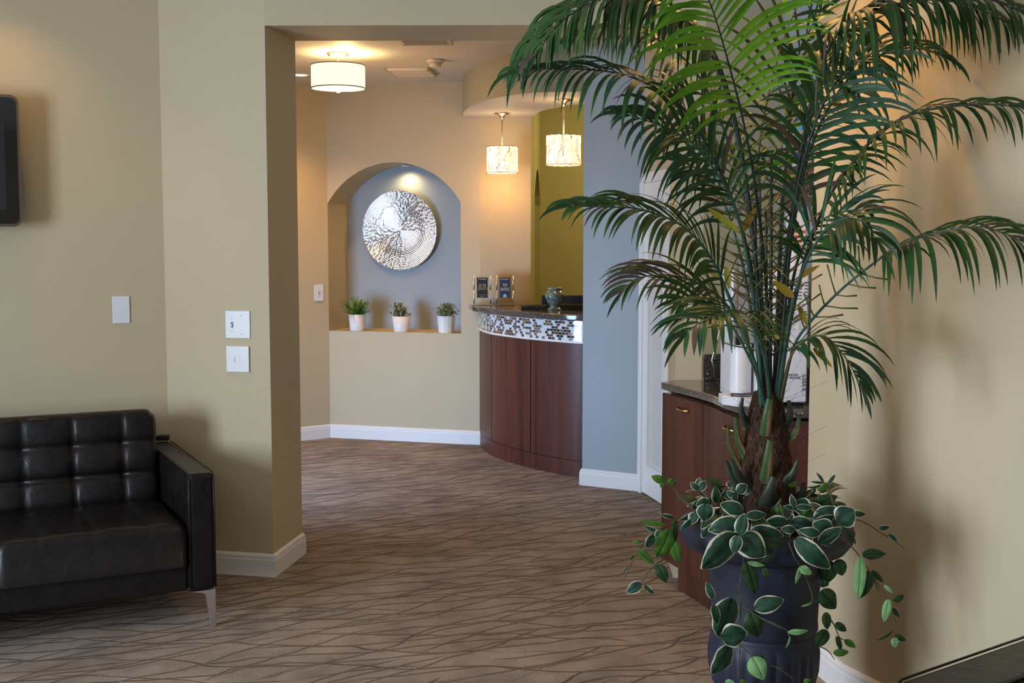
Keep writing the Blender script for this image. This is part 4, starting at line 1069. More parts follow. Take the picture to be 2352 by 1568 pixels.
M['pg_yellow'] = leaf_palm('palm_yellowing_leaf', (0.28, 0.26, 0.02), (0.36, 0.20, 0.02), (0.30, 0.12, 0.02))
M['pg_brown'] = leaf_palm('palm_brown_leaf', (0.060, 0.046, 0.030), (0.095, 0.075, 0.048), (0.06, 0.04, 0.025), rough=.5)
M['stem_teal'] = leafmat('palm_stem_teal', (0.022, 0.070, 0.055), (0.055, 0.115, 0.080), .35, 14)
M['stem_dark'] = leafmat('palm_stem_dark', (0.010, 0.018, 0.014), (0.022, 0.034, 0.026), .4, 14)
M['stem_olive'] = leafmat('palm_stem_olive', (0.08, 0.10, 0.025), (0.15, 0.12, 0.04), .45, 14)

def leaflet(mb, p, d, Tn, L, w, droop, mi, n=8, twist=0.0):
    p = Vector(p); d = Vector(d).normalized(); s = (Tn - d * Tn.dot(d))
    if s.length < .05: s = d.cross(Vector((0, 1, 0)))
    s.normalize(); o = len(mb.v); g = Vector((0, 0, -1))
    for i in range(n + 1):
        t_ = i / n
        ww = w * .5 * (min(1, .22 + t_ * 3.6)) * (1 - max(0, (t_ - .45) / .55) ** 1.7) + .0004
        nn = d.cross(s)
        for e in (-1, 0, 1):
            mb.v.append(p + s * (ww * e) + nn * (0 if e else -.30 * ww)); mb.uv[len(mb.v) - 1] = ((e + 1) * .5, t_)
        d = (d + g * (droop * (1.4 / n) * (.35 + 1.3 * t_))).normalized()
        if twist: s = Matrix.Rotation(twist / n, 3, d) @ s
        s = (s - d * s.dot(d)).normalized(); p = p + d * (L / n)
    for i in range(n):
        for j in range(2):
            a_ = o + i * 3 + j; mb.f.append([a_, a_ + 1, a_ + 4, a_ + 3]); mb.m.append(mi)

palm = thing('palm_tree', (PX, PY, .67), 'tall artificial palm with feathery green fronds growing from the dark urn planter', 'palm tree')
PM = ['pg_dark', 'pg_mid', 'pg_bright', 'pg_olive', 'pg_yellow', 'pg_brown']
def frond(pts, s0, n, L, w, hint, ang=(62, 32), droop=.9, mi=0, mi2=None, pbrown=.10, stubs=None, stem='stem_teal', r0=.0062, sides=(1, -1), seed=1, s1=.985, taper=.5, nobrown_top=False):
    rnd = random.Random(seed); P = [aty(*p) for p in pts]; N = 60; C_ = catmull(P, N)
    cum = [0]
    for i in range(N): cum.append(cum[-1] + (C_[i+1] - C_[i]).length)
    tot = cum[-1]
    def at(s):
        d = s * tot
        for i in range(N):
            if cum[i+1] >= d or i == N - 1:
                f_ = (d - cum[i]) / max(1e-6, cum[i+1] - cum[i]); return C_[i].lerp(C_[i+1], f_), (C_[i+1] - C_[i]).normalized()
    L *= 1.24; w *= .74; n = int(n * 1.22); pbrown *= .5
    q = MB(); hint = Vector(hint).normalized()
    for i in range(n):
        f_ = i / max(1, n - 1); s = s0 + (s1 - s0) * f_
        for sd in sides:
            s_ = min(.995, max(0, s + rnd.uniform(-.005, .005) + (.006 if sd > 0 else 0)))
            p, T = at(s_); S = T.cross(hint)
            if S.length < .1: S = T.cross(Vector((1, 0, 0)))
            S.normalize(); a = R(ang[0] + (ang[1] - ang[0]) * f_ + rnd.uniform(-7, 7))
            d = T * cos(a) + S * sd * sin(a) + hint * rnd.uniform(.12, .50)
            prof = (.55 + .45 * sin(pi * min(1, .12 + f_ * .8))) * (1 - taper * f_ ** 3)
            LL = L * prof * rnd.uniform(.86, 1.08)
            m_ = mi if (mi2 is None or rnd.random() < .6) else mi2
            if rnd.random() < pbrown: m_ = 5
            leaflet(q, p, d, T, LL, w * rnd.uniform(.85, 1.12), droop * rnd.uniform(.8, 1.25), m_, twist=rnd.uniform(-.35, .35))
    p, T = at(.995); leaflet(q, p, T, T.cross(Vector((0, 1, 0))).normalized(), L * .45, w * .8, droop * .7, mi)
    fo = q.build('frond', PM, palm, smooth=True)
    q = MB(); rr = [r0 * (1 - .80 * (i / N) ** 1.1) for i in range(N + 1)]; q.tube(C_, rr, 8)
    if stubs:
        a0_, a1_, k_ = stubs
        for i in range(k_):
            s = a0_ + (a1_ - a0_) * i / max(1, k_ - 1)
            for sd in (1, -1):
                if rnd.random() < .12: continue
                p, T = at(s); S = T.cross(Vector((0, -1, .15))).normalized(); d = (T * .62 + S * sd * rnd.uniform(.7, .95) + Vector((0, rnd.uniform(-.25, .15), 0))).normalized()
                l = rnd.uniform(.055, .095); e = p + d * l + Vector((0, 0, .006)); q.tube([p, p + d * l * .5, e], [.0022, .0021, .0026], 5, 1)
    q.build('stem', [stem, 'stem_olive'], fo, smooth=True)
    return fo, at

Yc = PY
# bright frond in the centre, lamp light put into its green
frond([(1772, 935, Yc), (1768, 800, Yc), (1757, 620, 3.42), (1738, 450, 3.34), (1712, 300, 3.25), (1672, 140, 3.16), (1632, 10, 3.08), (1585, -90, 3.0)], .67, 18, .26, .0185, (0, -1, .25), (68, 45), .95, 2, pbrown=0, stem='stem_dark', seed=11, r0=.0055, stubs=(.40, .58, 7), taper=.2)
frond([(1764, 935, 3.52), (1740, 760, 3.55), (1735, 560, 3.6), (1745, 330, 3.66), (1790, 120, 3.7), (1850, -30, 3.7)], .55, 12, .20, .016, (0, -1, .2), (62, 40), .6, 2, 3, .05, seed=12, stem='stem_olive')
# upper left arching frond
frond([(1762, 935, Yc), (1748, 780, Yc), (1722, 600, 3.47), (1682, 460, 3.44), (1632, 350, 3.40), (1574, 255, 3.36), (1510, 205, 3.32), (1436, 172, 3.28), (1354, 160, 3.25), (1262, 158, 3.22), (1188, 163, 3.2)], .50, 27, .215, .0165, (-.15, -.50, .85), (62, 30), 1.9, 0, 1, .10, stem='stem_dark', seed=2, stubs=(.30, .46, 6))
# top left, leaflets hanging in a curtain
frond([(1760, 935, 3.54), (1745, 700, 3.58), (1712, 420, 3.6), (1660, 190, 3.58), (1590, 60, 3.54), (1500, 2, 3.5), (1400, -12, 3.45), (1300, 15, 3.4), (1235, 75, 3.38), (1188, 150, 3.36)], .56, 30, .235, .0165, (0, -.35, .95), (66, 26), 2.5, 0, 3, .10, stem='stem_dark', seed=3)
frond([(1766, 935, 3.58), (1752, 700, 3.66), (1700, 420, 3.72), (1620, 200, 3.76), (1520, 95, 3.76), (1400, 60, 3.74), (1300, 90, 3.7)], .56, 24, .20, .016, (0, -.35, .95), (62, 30), 2.4, 0, 3, .08, stem='stem_dark', seed=4)
frond([(1760, 935, 3.5), (1740, 640, 3.46), (1700, 330, 3.42), (1640, 120, 3.38), (1560, 22, 3.33), (1460, -12, 3.28), (1360, 5, 3.24), (1280, 60, 3.2), (1228, 130, 3.18)], .60, 24, .22, .018, (0, -.35, .95), (64, 28), 2.4, 0, 3, .10, stem='stem_dark', seed=33)
# middle left, blue green
frond([(1752, 935, 3.48), (1742, 800, 3.44), (1724, 640, 3.40), (1690, 480, 3.36), (1640, 390, 3.32), (1585, 325, 3.28), (1520, 290, 3.24), (1440, 262, 3.2)], .58, 15, .22, .0165, (-.1, -.85, .5), (52, 26), 1.3, 1, 0, .10, stem='stem_teal', seed=5, stubs=(.30, .50, 6))
frond([(1758, 935, 3.52), (1735, 780, 3.54), (1708, 620, 3.54), (1682, 520, 3.53), (1655, 450, 3.52), (1612, 395, 3.5), (1560, 370, 3.48)], .68, 8, .17, .0165, (-.1, -.95, .3), (48, 28), 1.0, 1, None, .10, stem='stem_teal', seed=6, stubs=(.40, .60, 6))
# lower left long frond
frond([(1750, 935, 3.46), (1738, 850, 3.42), (1708, 765, 3.38), (1678, 690, 3.34), (1645, 615, 3.30), (1610, 560, 3.26), (1565, 517, 3.22), (1510, 492, 3.18), (1450, 477, 3.15), (1380, 475, 3.12), (1312, 472, 3.1)], .44, 23, .185, .0175, (-.25, -.55, .8), (58, 28), 1.15, 0, 3, .14, seed=7, stubs=(.20, .42, 5))
# left, curling with brown folded leaflets
frond([(1756, 935, 3.50), (1742, 860, 3.48), (1712, 780, 3.46), (1668, 700, 3.43), (1620, 660, 3.40), (1570, 638, 3.37), (1515, 632, 3.34), (1462, 640, 3.32), (1432, 668, 3.31)], .52, 15, .165, .015, (-.2, -.5, .85), (50, 22), 1.0, 0, 5, .20, seed=8)
# low front frond reaching towards the viewer
frond([(1768, 935, 3.44), (1762, 860, 3.36), (1748, 790, 3.25), (1722, 735, 3.12), (1690, 712, 3.02), (1650, 722, 2.95), (1606, 742, 2.90), (1575, 768, 2.87)], .44, 15, .20, .0175, (-.2, -.62, .75), (70, 30), 1.05, 0, 1, .06, seed=9, r0=.005)
frond([(1758, 935, 3.45), (1738, 860, 3.38), (1700, 780, 3.3), (1655, 712, 3.25), (1610, 690, 3.2), (1560, 690, 3.16)], .66, 8, .165, .016, (-.1, -.7, .7), (50, 25), .7, 0, 3, .05, seed=19, r0=.005)
# low right frond
frond([(1788, 935, 3.48), (1800, 880, 3.45), (1818, 815, 3.42), (1852, 778, 3.38), (1895, 773, 3.34), (1932, 808, 3.30), (1960, 850, 3.28), (1980, 892, 3.27)], .40, 15, .165, .0165, (.3, -.55, .78), (62, 24), 1.05, 0, 1, .06, seed=10, r0=.0048, stem='stem_olive')
# thin bare stem to a frond on the far right
frond([(1792, 935, 3.50), (1822, 800, 3.42), (1862, 738, 3.36), (1906, 690, 3.30), (1955, 645, 3.24), (2009, 603, 3.18), (2055, 570, 3.13), (2117, 544, 3.07), (2187, 526, 3.02), (2257, 522, 2.97), (2330, 545, 2.93), (2400, 590, 2.9)], .58, 19, .215, .0175, (.1, -.45, .88), (60, 30), 1.9, 0, 3, .10, seed=13, r0=.0046, stubs=(.26, .50, 6))
# middle right
frond([(1784, 935, 3.48), (1800, 820, 3.42), (1820, 700, 3.36), (1845, 618, 3.30), (1872, 562, 3.24), (1905, 520, 3.18), (1945, 500, 3.12), (1985, 512, 3.07), (2015, 552, 3.04)], .58, 14, .215, .0175, (.1, -.75, .62), (64, 30), 1.05, 0, 1, .07, seed=14, stubs=(.22, .48, 6))
frond([(1780, 935, 3.52), (1802, 780, 3.50), (1822, 640, 3.48), (1848, 560, 3.45), (1890, 505, 3.42), (1940, 485, 3.38), (1990, 480, 3.34)], .66, 9, .16, .016, (.1, -.9, .4), (55, 30), .8, 0, 1, .08, seed=24)
# upper right arcs
frond([(1780, 935, 3.48), (1800, 740, 3.44), (1815, 560, 3.40), (1834, 420, 3.36), (1862, 315, 3.32), (1896, 228, 3.28), (1938, 168, 3.24), (1985, 135, 3.2), (2040, 122, 3.16)], .54, 17, .255, .0175, (.15, -.72, .68), (66, 32), 1.0, 1, 0, .08, stem='stem_dark', seed=15, stubs=(.22, .46, 8))
# long right frond over the wall
frond([(1786, 935, 3.54), (1815, 740, 3.50), (1860, 560, 3.44), (1906, 450, 3.38), (1957, 375, 3.32), (2019, 308, 3.25), (2095, 262, 3.18), (2172, 246, 3.12), (2260, 240, 3.06), (2340, 246, 3.0), (2420, 270, 2.95)], .46, 23, .215, .0175, (.1, -.42, .90), (62, 36), 1.6, 0, 3, .12, stem='stem_dark', seed=16)
# top right curtain
frond([(1776, 935, 3.50), (1800, 640, 3.46), (1835, 380, 3.42), (1872, 200, 3.38), (1915, 90, 3.32), (1975, 25, 3.26), (2060, -8, 3.2), (2160, -18, 3.13), (2260, -5, 3.06), (2350, 30, 3.0)], .58, 28, .30, .0185, (.05, -.35, .93), (64, 38), 2.6, 0, 3, .12, stem='stem_dark', seed=17)
frond([(1778, 935, 3.56), (1806, 640, 3.58), (1850, 380, 3.60), (1920, 220, 3.58), (2000, 140, 3.54), (2090, 110, 3.48), (2170, 130, 3.42)], .55, 18, .21, .017, (.1, -.5, .85), (62, 34), 1.6, 0, 3, .10, stem='stem_dark', seed=18)
frond([(1776, 935, 3.54), (1803, 640, 3.52), (1842, 360, 3.50), (1895, 170, 3.46), (1965, 60, 3.40), (2060, 10, 3.33), (2160, 0, 3.26), (2260, 25, 3.19), (2340, 70, 3.13)], .58, 22, .22, .018, (.1, -.35, .9), (60, 36), 2.3, 0, 3, .12, stem='stem_dark', seed=31)
# back right pair of upright leaflets
frond([(1776, 935, 3.60), (1790, 640, 3.70), (1806, 360, 3.74), (1832, 138, 3.76), (1868, 55, 3.76), (1908, -10, 3.75)], .70, 9, .15, .018, (0, -1, .1), (35, 25), .15, 3, 0, .05, stem='stem_dark', seed=20)
# leafy backs filling the crown
frond([(1768, 935, 3.58), (1760, 700, 3.66), (1765, 480, 3.74), (1800, 320, 3.82), (1850, 250, 3.88), (1910, 240, 3.9)], .64, 10, .17, .015, (0, -.6, .8), (60, 30), .9, 3, 0, .15, stem='stem_olive', seed=21, stubs=(.3, .5, 6))
frond([(1764, 935, 3.56), (1745, 700, 3.64), (1720, 500, 3.72), (1672, 370, 3.78), (1612, 310, 3.8), (1550, 300, 3.8)], .60, 10, .17, .015, (0, -.6, .8), (60, 30), .9, 3, 0, .15, stem='stem_olive', seed=22, stubs=(.3, .48, 6))
# bare stalks in the middle of the clump
for i, (x0, x1, y1, yy) in enumerate(((1745, 1733, 470, 3.47), (1757, 1744, 400, 3.5), (1768, 1772, 350, 3.46), (1776, 1796, 440, 3.52), (1762, 1759, 480, 3.54), (1784, 1812, 520, 3.5))):
    q = MB(); rnd = random.Random(i); C_ = catmull([aty(x0, 935, 3.5), aty((x0 * 2 + x1) / 3, 780, yy), aty((x0 + 2 * x1) / 3, 620, yy), aty(x1, y1, yy)], 16)
    q.tube(C_, [.0060 - .0018 * j / 16 for j in range(17)], 8)
    for j in range(4, 16):
        T = (C_[j] - C_[j-1]).normalized(); S = T.cross(Vector((0, -1, 0))).normalized()
        for sd in (1, -1):
            if rnd.random() < .35: continue
            d = (T * .62 + S * sd * .75 + Vector((0, rnd.uniform(-.3, .2), 0))).normalized(); l = rnd.uniform(.05, .095); q.tube([C_[j], C_[j] + d * l], [.0019, .0022], 5, 1)
    q.build('stalk', ['stem_teal' if i % 2 else 'stem_dark', 'stem_olive'], palm, smooth=True)
# single yellowing leaflets
for (a_, b_, yy, w_) in (((1697, 533), (1614, 479), 3.40, .020), ((1702, 535), (1743, 478), 3.38, .021), ((1823, 683), (1767, 651), 3.33, .023), ((1668, 612), (1673, 666), 3.36, .018), ((1654, 640), (1609, 615), 3.36, .014), ((1834, 700), (1852, 757), 3.36, .014), ((1832, 640), (1888, 618), 3.34, .014), ((1790, 778), (1752, 762), 3.30, .016), ((1868, 800), (1905, 850), 3.34, .014)):
    p0, p1 = aty(*a_, yy), aty(*b_, yy); q = MB(); d = p1 - p0; leaflet(q, p0, d + Vector((0, 0, .02)), Vector((-d.z, 0, d.x)).normalized(), d.length, w_, .12, 4); q.build('leaflet', PM, palm, smooth=True)

# trunk
def fibre():
    m = mat('brown_palm_fibre', (0.07, 0.032, 0.018), 0.95, spec=.1); k = NT(m)
    tc = k.new('ShaderNodeTexCoord'); mp = k.new('ShaderNodeMapping'); mp.inputs['Scale'].default_value = (90, 90, 25); mp.inputs['Rotation'].default_value = (.5, .3, 0); k.link(tc.outputs['Object'], mp.inputs[0])
    nz = k.new('ShaderNodeTexNoise', Scale=1.0, Detail=5.0, Distortion=2.0); k.link(mp.outputs[0], nz.inputs[0])
    k.link(k.ramp(nz.outputs[0], [(0.35, (0.026, 0.014, 0.010)), (0.65, (0.125, 0.068, 0.042))]), k.b.inputs['Base Color']); k.bump(nz.outputs[0], 1.0, .02); return m
M['fibre'] = fibre()
def bootmat(name, a_, b_, c_):
    m = mat(name, a_, .45, spec=.4); k = NT(m)
    uv = k.new('ShaderNodeUVMap'); s_ = k.new('ShaderNodeSeparateXYZ'); k.link(uv.outputs[0], s_.inputs[0])
    tc = k.new('ShaderNodeTexCoord'); nz = k.new('ShaderNodeTexNoise', Scale=70.0, Detail=3.0); k.link(tc.outputs['Object'], nz.inputs[0])
    side = k.ramp(s_.outputs[0], [(0.0, a_), (0.42, a_), (0.58, c_), (0.72, b_), (1.0, a_)])
    f = k.ramp(s_.outputs[1], [(0.60, (0, 0, 0)), (1.0, (1, 1, 1))])
    col = k.mix(f, side, a_)
    k.link(k.mix(k.math('MULTIPLY', nz.outputs[0], .45), col, (0.02, 0.025, 0.015)), k.b.inputs['Base Color']); k.bump(nz.outputs[0], .4, .004); return m
M['boot_new'] = bootmat('green_leaf_base', (0.065, 0.110, 0.030), (0.50, 0.19, 0.03), (0.34, 0.32, 0.22))
M['boot_old'] = bootmat('dark_leaf_base', (0.050, 0.066, 0.040), (0.060, 0.040, 0.040), (0.035, 0.032, 0.045))
TXc = aty(1760, 1050, PY).x
q = MB(); q.lathe([(.098, .655), (.095, .72), (.086, .80), (.074, .88), (.062, .96), (.052, 1.03), (.040, 1.08), (.0, 1.10)], (TXc, PY, 0), 48, fn=lambda a, z, r_: 1 + .10 * noise.noise(Vector((cos(a) * 3, sin(a) * 3, z * 25)))); q.build('trunk', 'fibre', palm, smooth=True)
def boot(bx, by, tx, ty, wb, wt, matn, fy=0.0, out=.03):
    wb *= 1.15; wt *= (1.0 if matn == 'boot_new' else .45)
    b0 = aty(bx, by, PY); off = b0.x - TXc; rz_ = .085 if by > 1080 else .06
    yb = PY - math.sqrt(max(.0004, rz_ ** 2 - min(abs(off), rz_) ** 2)) * (1 if fy <= 0 else -1)
    p0 = aty(bx, by, yb + .012); p1 = aty(tx, ty, yb - out); pm = (p0 + p1) / 2 + (p0 - Vector((TXc, PY, p0.z))).normalized() * .012
    C_ = catmull([p0 - (p1 - p0) * .12, p0, pm, p1], 14); q = MB(); s = PY / F; n_ = 12
    tn = (p1 - p0).normalized(); side = tn.cross(Vector((0, 1, 0))); side = side.normalized() if side.length > .1 else Vector((1, 0, 0))
    if side.x < 0: side = -side
    nn = side.cross(tn).normalized(); nn = nn if nn.y < 0 else -nn
    def fn(i, j):
        k_ = min(13, int(j * 14)); f_ = j * 14 - k_; c = C_[k_].lerp(C_[k_ + 1], f_); w_ = (wb + (wt - wb) * j ** .8) * s * .5
        a = -1.25 + 2.5 * i; return c + side * (w_ * sin(a) * 1.05) + nn * (w_ * .75 * (cos(a) - .3))
    q.grid(fn, 12, 14, uvf=lambda i, j: (i, j))
    q.grid(lambda i, j: fn(1 - i, j) - nn * .005, 12, 14, uvf=lambda i, j: (0, .9))
    o = q.build('leaf_base', matn, palm, smooth=True)
for bt in ((1757, 1003, 1769, 916, 34, 15, 'boot_new'), (1759, 1102, 1770, 1010, 38, 14, 'boot_new'), (1716, 1055, 1691, 958, 30, 9, 'boot_new'), (1697, 1070, 1673, 978, 15, 5, 'boot_new'),
           (1802, 1022, 1836, 961, 28, 8, 'boot_new'), (1800, 985, 1812, 920, 30, 18, 'boot_old'), (1718, 975, 1706, 914, 28, 12, 'boot_old'), (1712, 1125, 1668, 1060, 40, 15, 'boot_old'), (1720, 1118, 1680, 1056, 40, 16, 'boot_old'),
           (1796, 1118, 1832, 1058, 44, 10, 'boot_old'), (1760, 1160, 1777, 1096, 66, 20, 'boot_old'), (1773, 1180, 1796, 1148, 40, 16, 'boot_old'), (1818, 1160, 1846, 1110, 50, 14, 'boot_old'), (1702, 1160, 1686, 1118, 52, 28, 'boot_old')):
    boot(*bt)
rnd = random.Random(77); q = MB()
for i in range(420):
    z = rnd.uniform(.76, 1.08); a = rnd.uniform(0, 2*pi); r_ = .09 - (z - .72) * .12; p = Vector((TXc + r_ * cos(a), PY + r_ * sin(a), z))
    o = Vector((cos(a), sin(a), rnd.uniform(-.3, .9))).normalized(); l = rnd.uniform(.012, .05) if i % 9 else rnd.uniform(.06, .10)
    side = Vector((rnd.uniform(-1, 1), rnd.uniform(-1, 1), rnd.uniform(-1, 1))) * l * .7
    q.tube(catmull([p - o * .01, p + o * l * .5 + side * .5, p + o * l + side], 5), .00035, 3, cap=False)
o = q.build('fibre', 'fibre', palm); o['kind'] = 'stuff'

# ================================================================= TRAILING VARIEGATED VINE
def vleaf():
    m = mat('white_edged_leaf', (0.02, 0.06, 0.03), .42, spec=.45); k = NT(m)
    at_ = k.new('ShaderNodeAttribute', _attribute_name='edge'); tc = k.new('ShaderNodeTexCoord')
    nz = k.new('ShaderNodeTexNoise', Scale=45.0, Detail=2.0); k.link(tc.outputs['Object'], nz.inputs[0])
    n2 = k.new('ShaderNodeTexNoise', Scale=30.0, Detail=3.0); k.link(tc.outputs['Object'], n2.inputs[0])
    e = k.math('ADD', at_.outputs['Fac'], k.math('MULTIPLY', k.math('SUBTRACT', nz.outputs[0], .5), .35))
    g = k.ramp(n2.outputs[0], [(0.3, (0.010, 0.026, 0.016)), (0.55, (0.016, 0.060, 0.028)), (0.75, (0.030, 0.075, 0.048))])
    k.link(k.mix(k.ramp(e, [(0.80, (0, 0, 0)), (0.88, (1, 1, 1))]), g, (0.60, 0.55, 0.40)), k.b.inputs['Base Color']); k.bump(n2.outputs[0], .35, .004); return m
def vunder(name, c1, c2):
    m = mat(name, c1, .5, spec=.3); k = NT(m)
    at_ = k.new('ShaderNodeAttribute', _attribute_name='edge'); tc = k.new('ShaderNodeTexCoord')
    n2 = k.new('ShaderNodeTexNoise', Scale=25.0, Detail=2.0); k.link(tc.outputs['Object'], n2.inputs[0])
    g = k.ramp(n2.outputs[0], [(0.3, c1), (0.7, c2)])
    k.link(k.mix(k.ramp(at_.outputs['Fac'], [(0.03, (1, 1, 1)), (0.09, (0, 0, 0))]), g, tuple(x * .4 for x in c1)), k.b.inputs['Base Color']); return m
M['vleaf'] = vleaf(); M['vunder'] = vunder('pale_green_leaf_back', (0.16, 0.33, 0.12), (0.24, 0.42, 0.17)); M['vdark'] = vunder('dark_leaf_back', (0.014, 0.040, 0.012), (0.030, 0.070, 0.020))
M['vgreen'] = vunder('plain_green_leaf', (0.035, 0.11, 0.012), (0.075, 0.17, 0.02)); M['vstem'] = leafmat('vine_stem_brown', (0.06, 0.055, 0.025), (0.11, 0.10, 0.05), .6)
VM = ['vleaf', 'vunder', 'vdark', 'vgreen']
class Pt(tuple): k = 1.0
def c6(x, y): p = Pt((1400 + x / 3.5, 1120 + y / 3.5)); p.k = 3.5; return p
def c7(x, y): p = Pt((1750 + x / 3.027, 1050 + y / 3.027)); p.k = 3.027; return p
def vine_leaf(q, b_, t_, wpx, Y, mi=0, tilt=0.0, seed=0, roll=None):
    rnd = random.Random(seed); p0 = aty(*b_, Y); p1 = aty(*t_, Y - tilt); d = p1 - p0; L = d.length; d.normalize()
    w = wpx * 1.30 / getattr(b_, 'k', 1.0) / F * Y * .5; roll = rnd.uniform(-.35, .35) if roll is None else roll
    s = d.cross(Vector((0, 1, 0))); s = s.normalized() if s.length > .05 else Vector((1, 0, 0)); s = Matrix.Rotation(roll, 3, d) @ s
    nn = s.cross(d).normalized(); nn = nn if nn.y < 0 else -nn
    nu, nv = 8, 12; bend = rnd.uniform(.05, .16) * L; cup = rnd.uniform(.12, .30); wav = rnd.uniform(0, 6)
    o = len(q.v)
    for j in range(nv + 1):
        v = j / nv; hw = w * (sin(pi * min(1, v * .96 + .02) ** .82) ** .72) * (1 - .12 * v) + .0003
        if v > .86: hw *= 1 - .35 * (v - .86) / .14
        for i in range(nu + 1):
            e = -1 + 2 * i / nu
            p = p0 + d * (L * v) + s * (hw * e * (1 - .06 * e * e)) + nn * (bend * sin(pi * v) - cup * hw * e * e + (.05 * w * sin(v * 13 + wav) * e * e) - .12 * w * (1 - min(1, abs(e) * 4)) )
            q.v.append(p); vv = max(abs(e), (v - .93) / .07 if v > .93 else 0); q.col[len(q.v) - 1] = vv
    for j in range(nv):
        for i in range(nu):
            a = o + j * (nu + 1) + i; q.f.append([a, a + 1, a + nu + 2, a + nu + 1]); q.m.append(mi)
vine_t = thing('variegated_vine', (PX, PY - .1, .67), 'trailing vine with white-edged green leaves spilling over the rim of the dark urn', 'trailing plant')
def vine(leaves, stems, seed):
    q = MB()
    for i, l in enumerate(leaves): vine_leaf(q, l[0], l[1], l[2], l[3], l[4] if len(l) > 4 else 0, l[5] if len(l) > 5 else 0, seed * 100 + i)
    for i in range(len(q.v)): q.col.setdefault(i, 0)
    o = q.build('leaves', VM, vine_t, smooth=True)
    q = MB()
    for s in stems:
        q.tube(catmull([aty(*p) for p in s], 18), [.0022 - .0010 * j / 18 for j in range(19)], 6)
    if q.v: q.build('stem', 'vstem', o, smooth=True)
S6 = lambda *a: c6(*a); S7 = lambda *a: c7(*a)
# centre front cluster and the stem hanging down the front of the urn
vine([(S6(1010, 372), S6(740, 655), 215, 3.19, 0, .02), (S6(1040, 380), S6(1250, 555), 200, 3.18, 0, .01), (S6(1045, 375), S6(1085, 205), 100, 3.17), (S6(1030, 385), S6(1000, 528), 92, 3.16),
      (S6(1040, 270), S6(792, 345), 130, 3.22), (S6(1075, 190), S6(890, 130), 110, 3.27), (S6(1130, 350), S6(1400, 385), 150, 3.21), (S6(1400, 265), S6(1262, 262), 85, 3.23), (S6(1100, 225), S6(1260, 215), 70, 3.30),
      (S6(790, 370), S6(735, 350), 90, 3.25), (S6(860, 1000 - 880), S6(850, -12), 72, 3.32), (S6(980, 60), S6(900, 50), 60, 3.34), (S6(1010, 110), S6(990, -10), 50, 3.30),
      (S6(1240, 420), S6(1390, 460), 110, 3.20, 2), (S6(1250, 500), S6(1305, 535), 70, 3.22)], [], 1)
_s = 3.5
vine([(S6(985, 888), S6(870, 1200), 215, 3.26), (S6(835, 940), S6(868, 1100), 72, 3.24), (S6(903, 1200), S6(1107, 1165), 195, 3.23), (S6(965, 1262), S6(822, 1502), 150, 3.25, 0, -.01), (S6(832, 892), S6(778, 758), 58, 3.26),
      (S6(1130, 1000), S6(1195, 1198), 140, 3.27, 2), (S6(1165, 965), S6(1402, 900), 125, 3.25), (S6(1148, 1362), S6(1240, 1540), 138, 3.24, 1), (S6(1100, 598), S6(1170, 860), 100, 3.26, 2),
      (S6(1185, 628), S6(1340, 548), 45, 3.24, 2), (S6(1110, 600), S6(1250, 625), 34, 3.23, 1), (S6(1238, 640), S6(1272, 732), 48, 3.25, 2), (S6(1195, 1330), S6(1240, 1375), 30, 3.26, 2), (S6(930, 1560), S6(1010, 1575), 50, 3.25, 1), (S6(1050, 1550), S6(1100, 1580), 40, 3.25, 3)],
     [[(*S6(1035, 400), 3.19), (*S6(1078, 560), 3.2), (*S6(1052, 760), 3.27), (*S6(1055, 960), 3.28), (*S6(1050, 1200), 3.27), (*S6(1045, 1400), 3.27), (*S6(1030, 1620), 3.27)],
      [(*S6(1040, 850), 3.27), (*S6(960, 840), 3.27), (*S6(835, 888), 3.26)], [(*S6(1060, 930), 3.28), (*S6(1130, 990), 3.27), (*S6(1290, 1085), 3.25), (*S6(1400, 1135), 3.24)], [(*S6(1060, 1270), 3.27), (*S6(1150, 1350), 3.25), (*S6(1300, 1430), 3.25), (*S6(1400, 1450), 3.25)]], 2)
# far left trails
vine([(S6(775, 128), S6(765, 270), 128, 3.28), (S6(800, 110), S6(695, 140), 90, 3.30), (S6(692, 200), S6(648, 292), 75, 3.30), (S6(680, 200), S6(560, 260), 46, 3.33), (S6(670, 250), S6(568, 335), 48, 3.30), (S6(515, 240), S6(410, 208), 34, 3.33), (S6(482, 338), S6(380, 558), 125, 3.30, 3),
      (S6(505, 425), S6(558, 598), 85, 3.30, 3), (S6(352, 378), S6(292, 482), 74, 3.28), (S6(230, 503), S6(356, 608), 60, 3.27, 3), (S6(390, 618), S6(458, 760), 84, 3.28, 2), (S6(256, 765), S6(138, 845), 80, 3.25), (S6(284, 785), S6(358, 852), 38, 3.26),
      (S6(255, 430), S6(188, 440), 24, 3.27, 3), (S6(445, 300), S6(252, 262), 34, 3.28, 3), (S6(370, 345), S6(280, 310), 36, 3.29), (S6(200, 540), S6(150, 580), 20, 3.25), (S6(145, 630), S6(105, 685), 14, 3.24), (S6(400, 340), S6(370, 400), 40, 3.27), (S6(530, 260), S6(470, 520), 60, 3.33, 2)],
     [[(*S6(720, 170), 3.32), (*S6(560, 260), 3.34), (*S6(450, 310), 3.32), (*S6(330, 380), 3.3), (*S6(220, 520), 3.27), (*S6(140, 690), 3.24), (*S6(105, 745), 3.24)], [(*S6(500, 400), 3.32), (*S6(440, 560), 3.3), (*S6(380, 610), 3.28), (*S6(300, 690), 3.27), (*S6(262, 760), 3.26)]], 3)
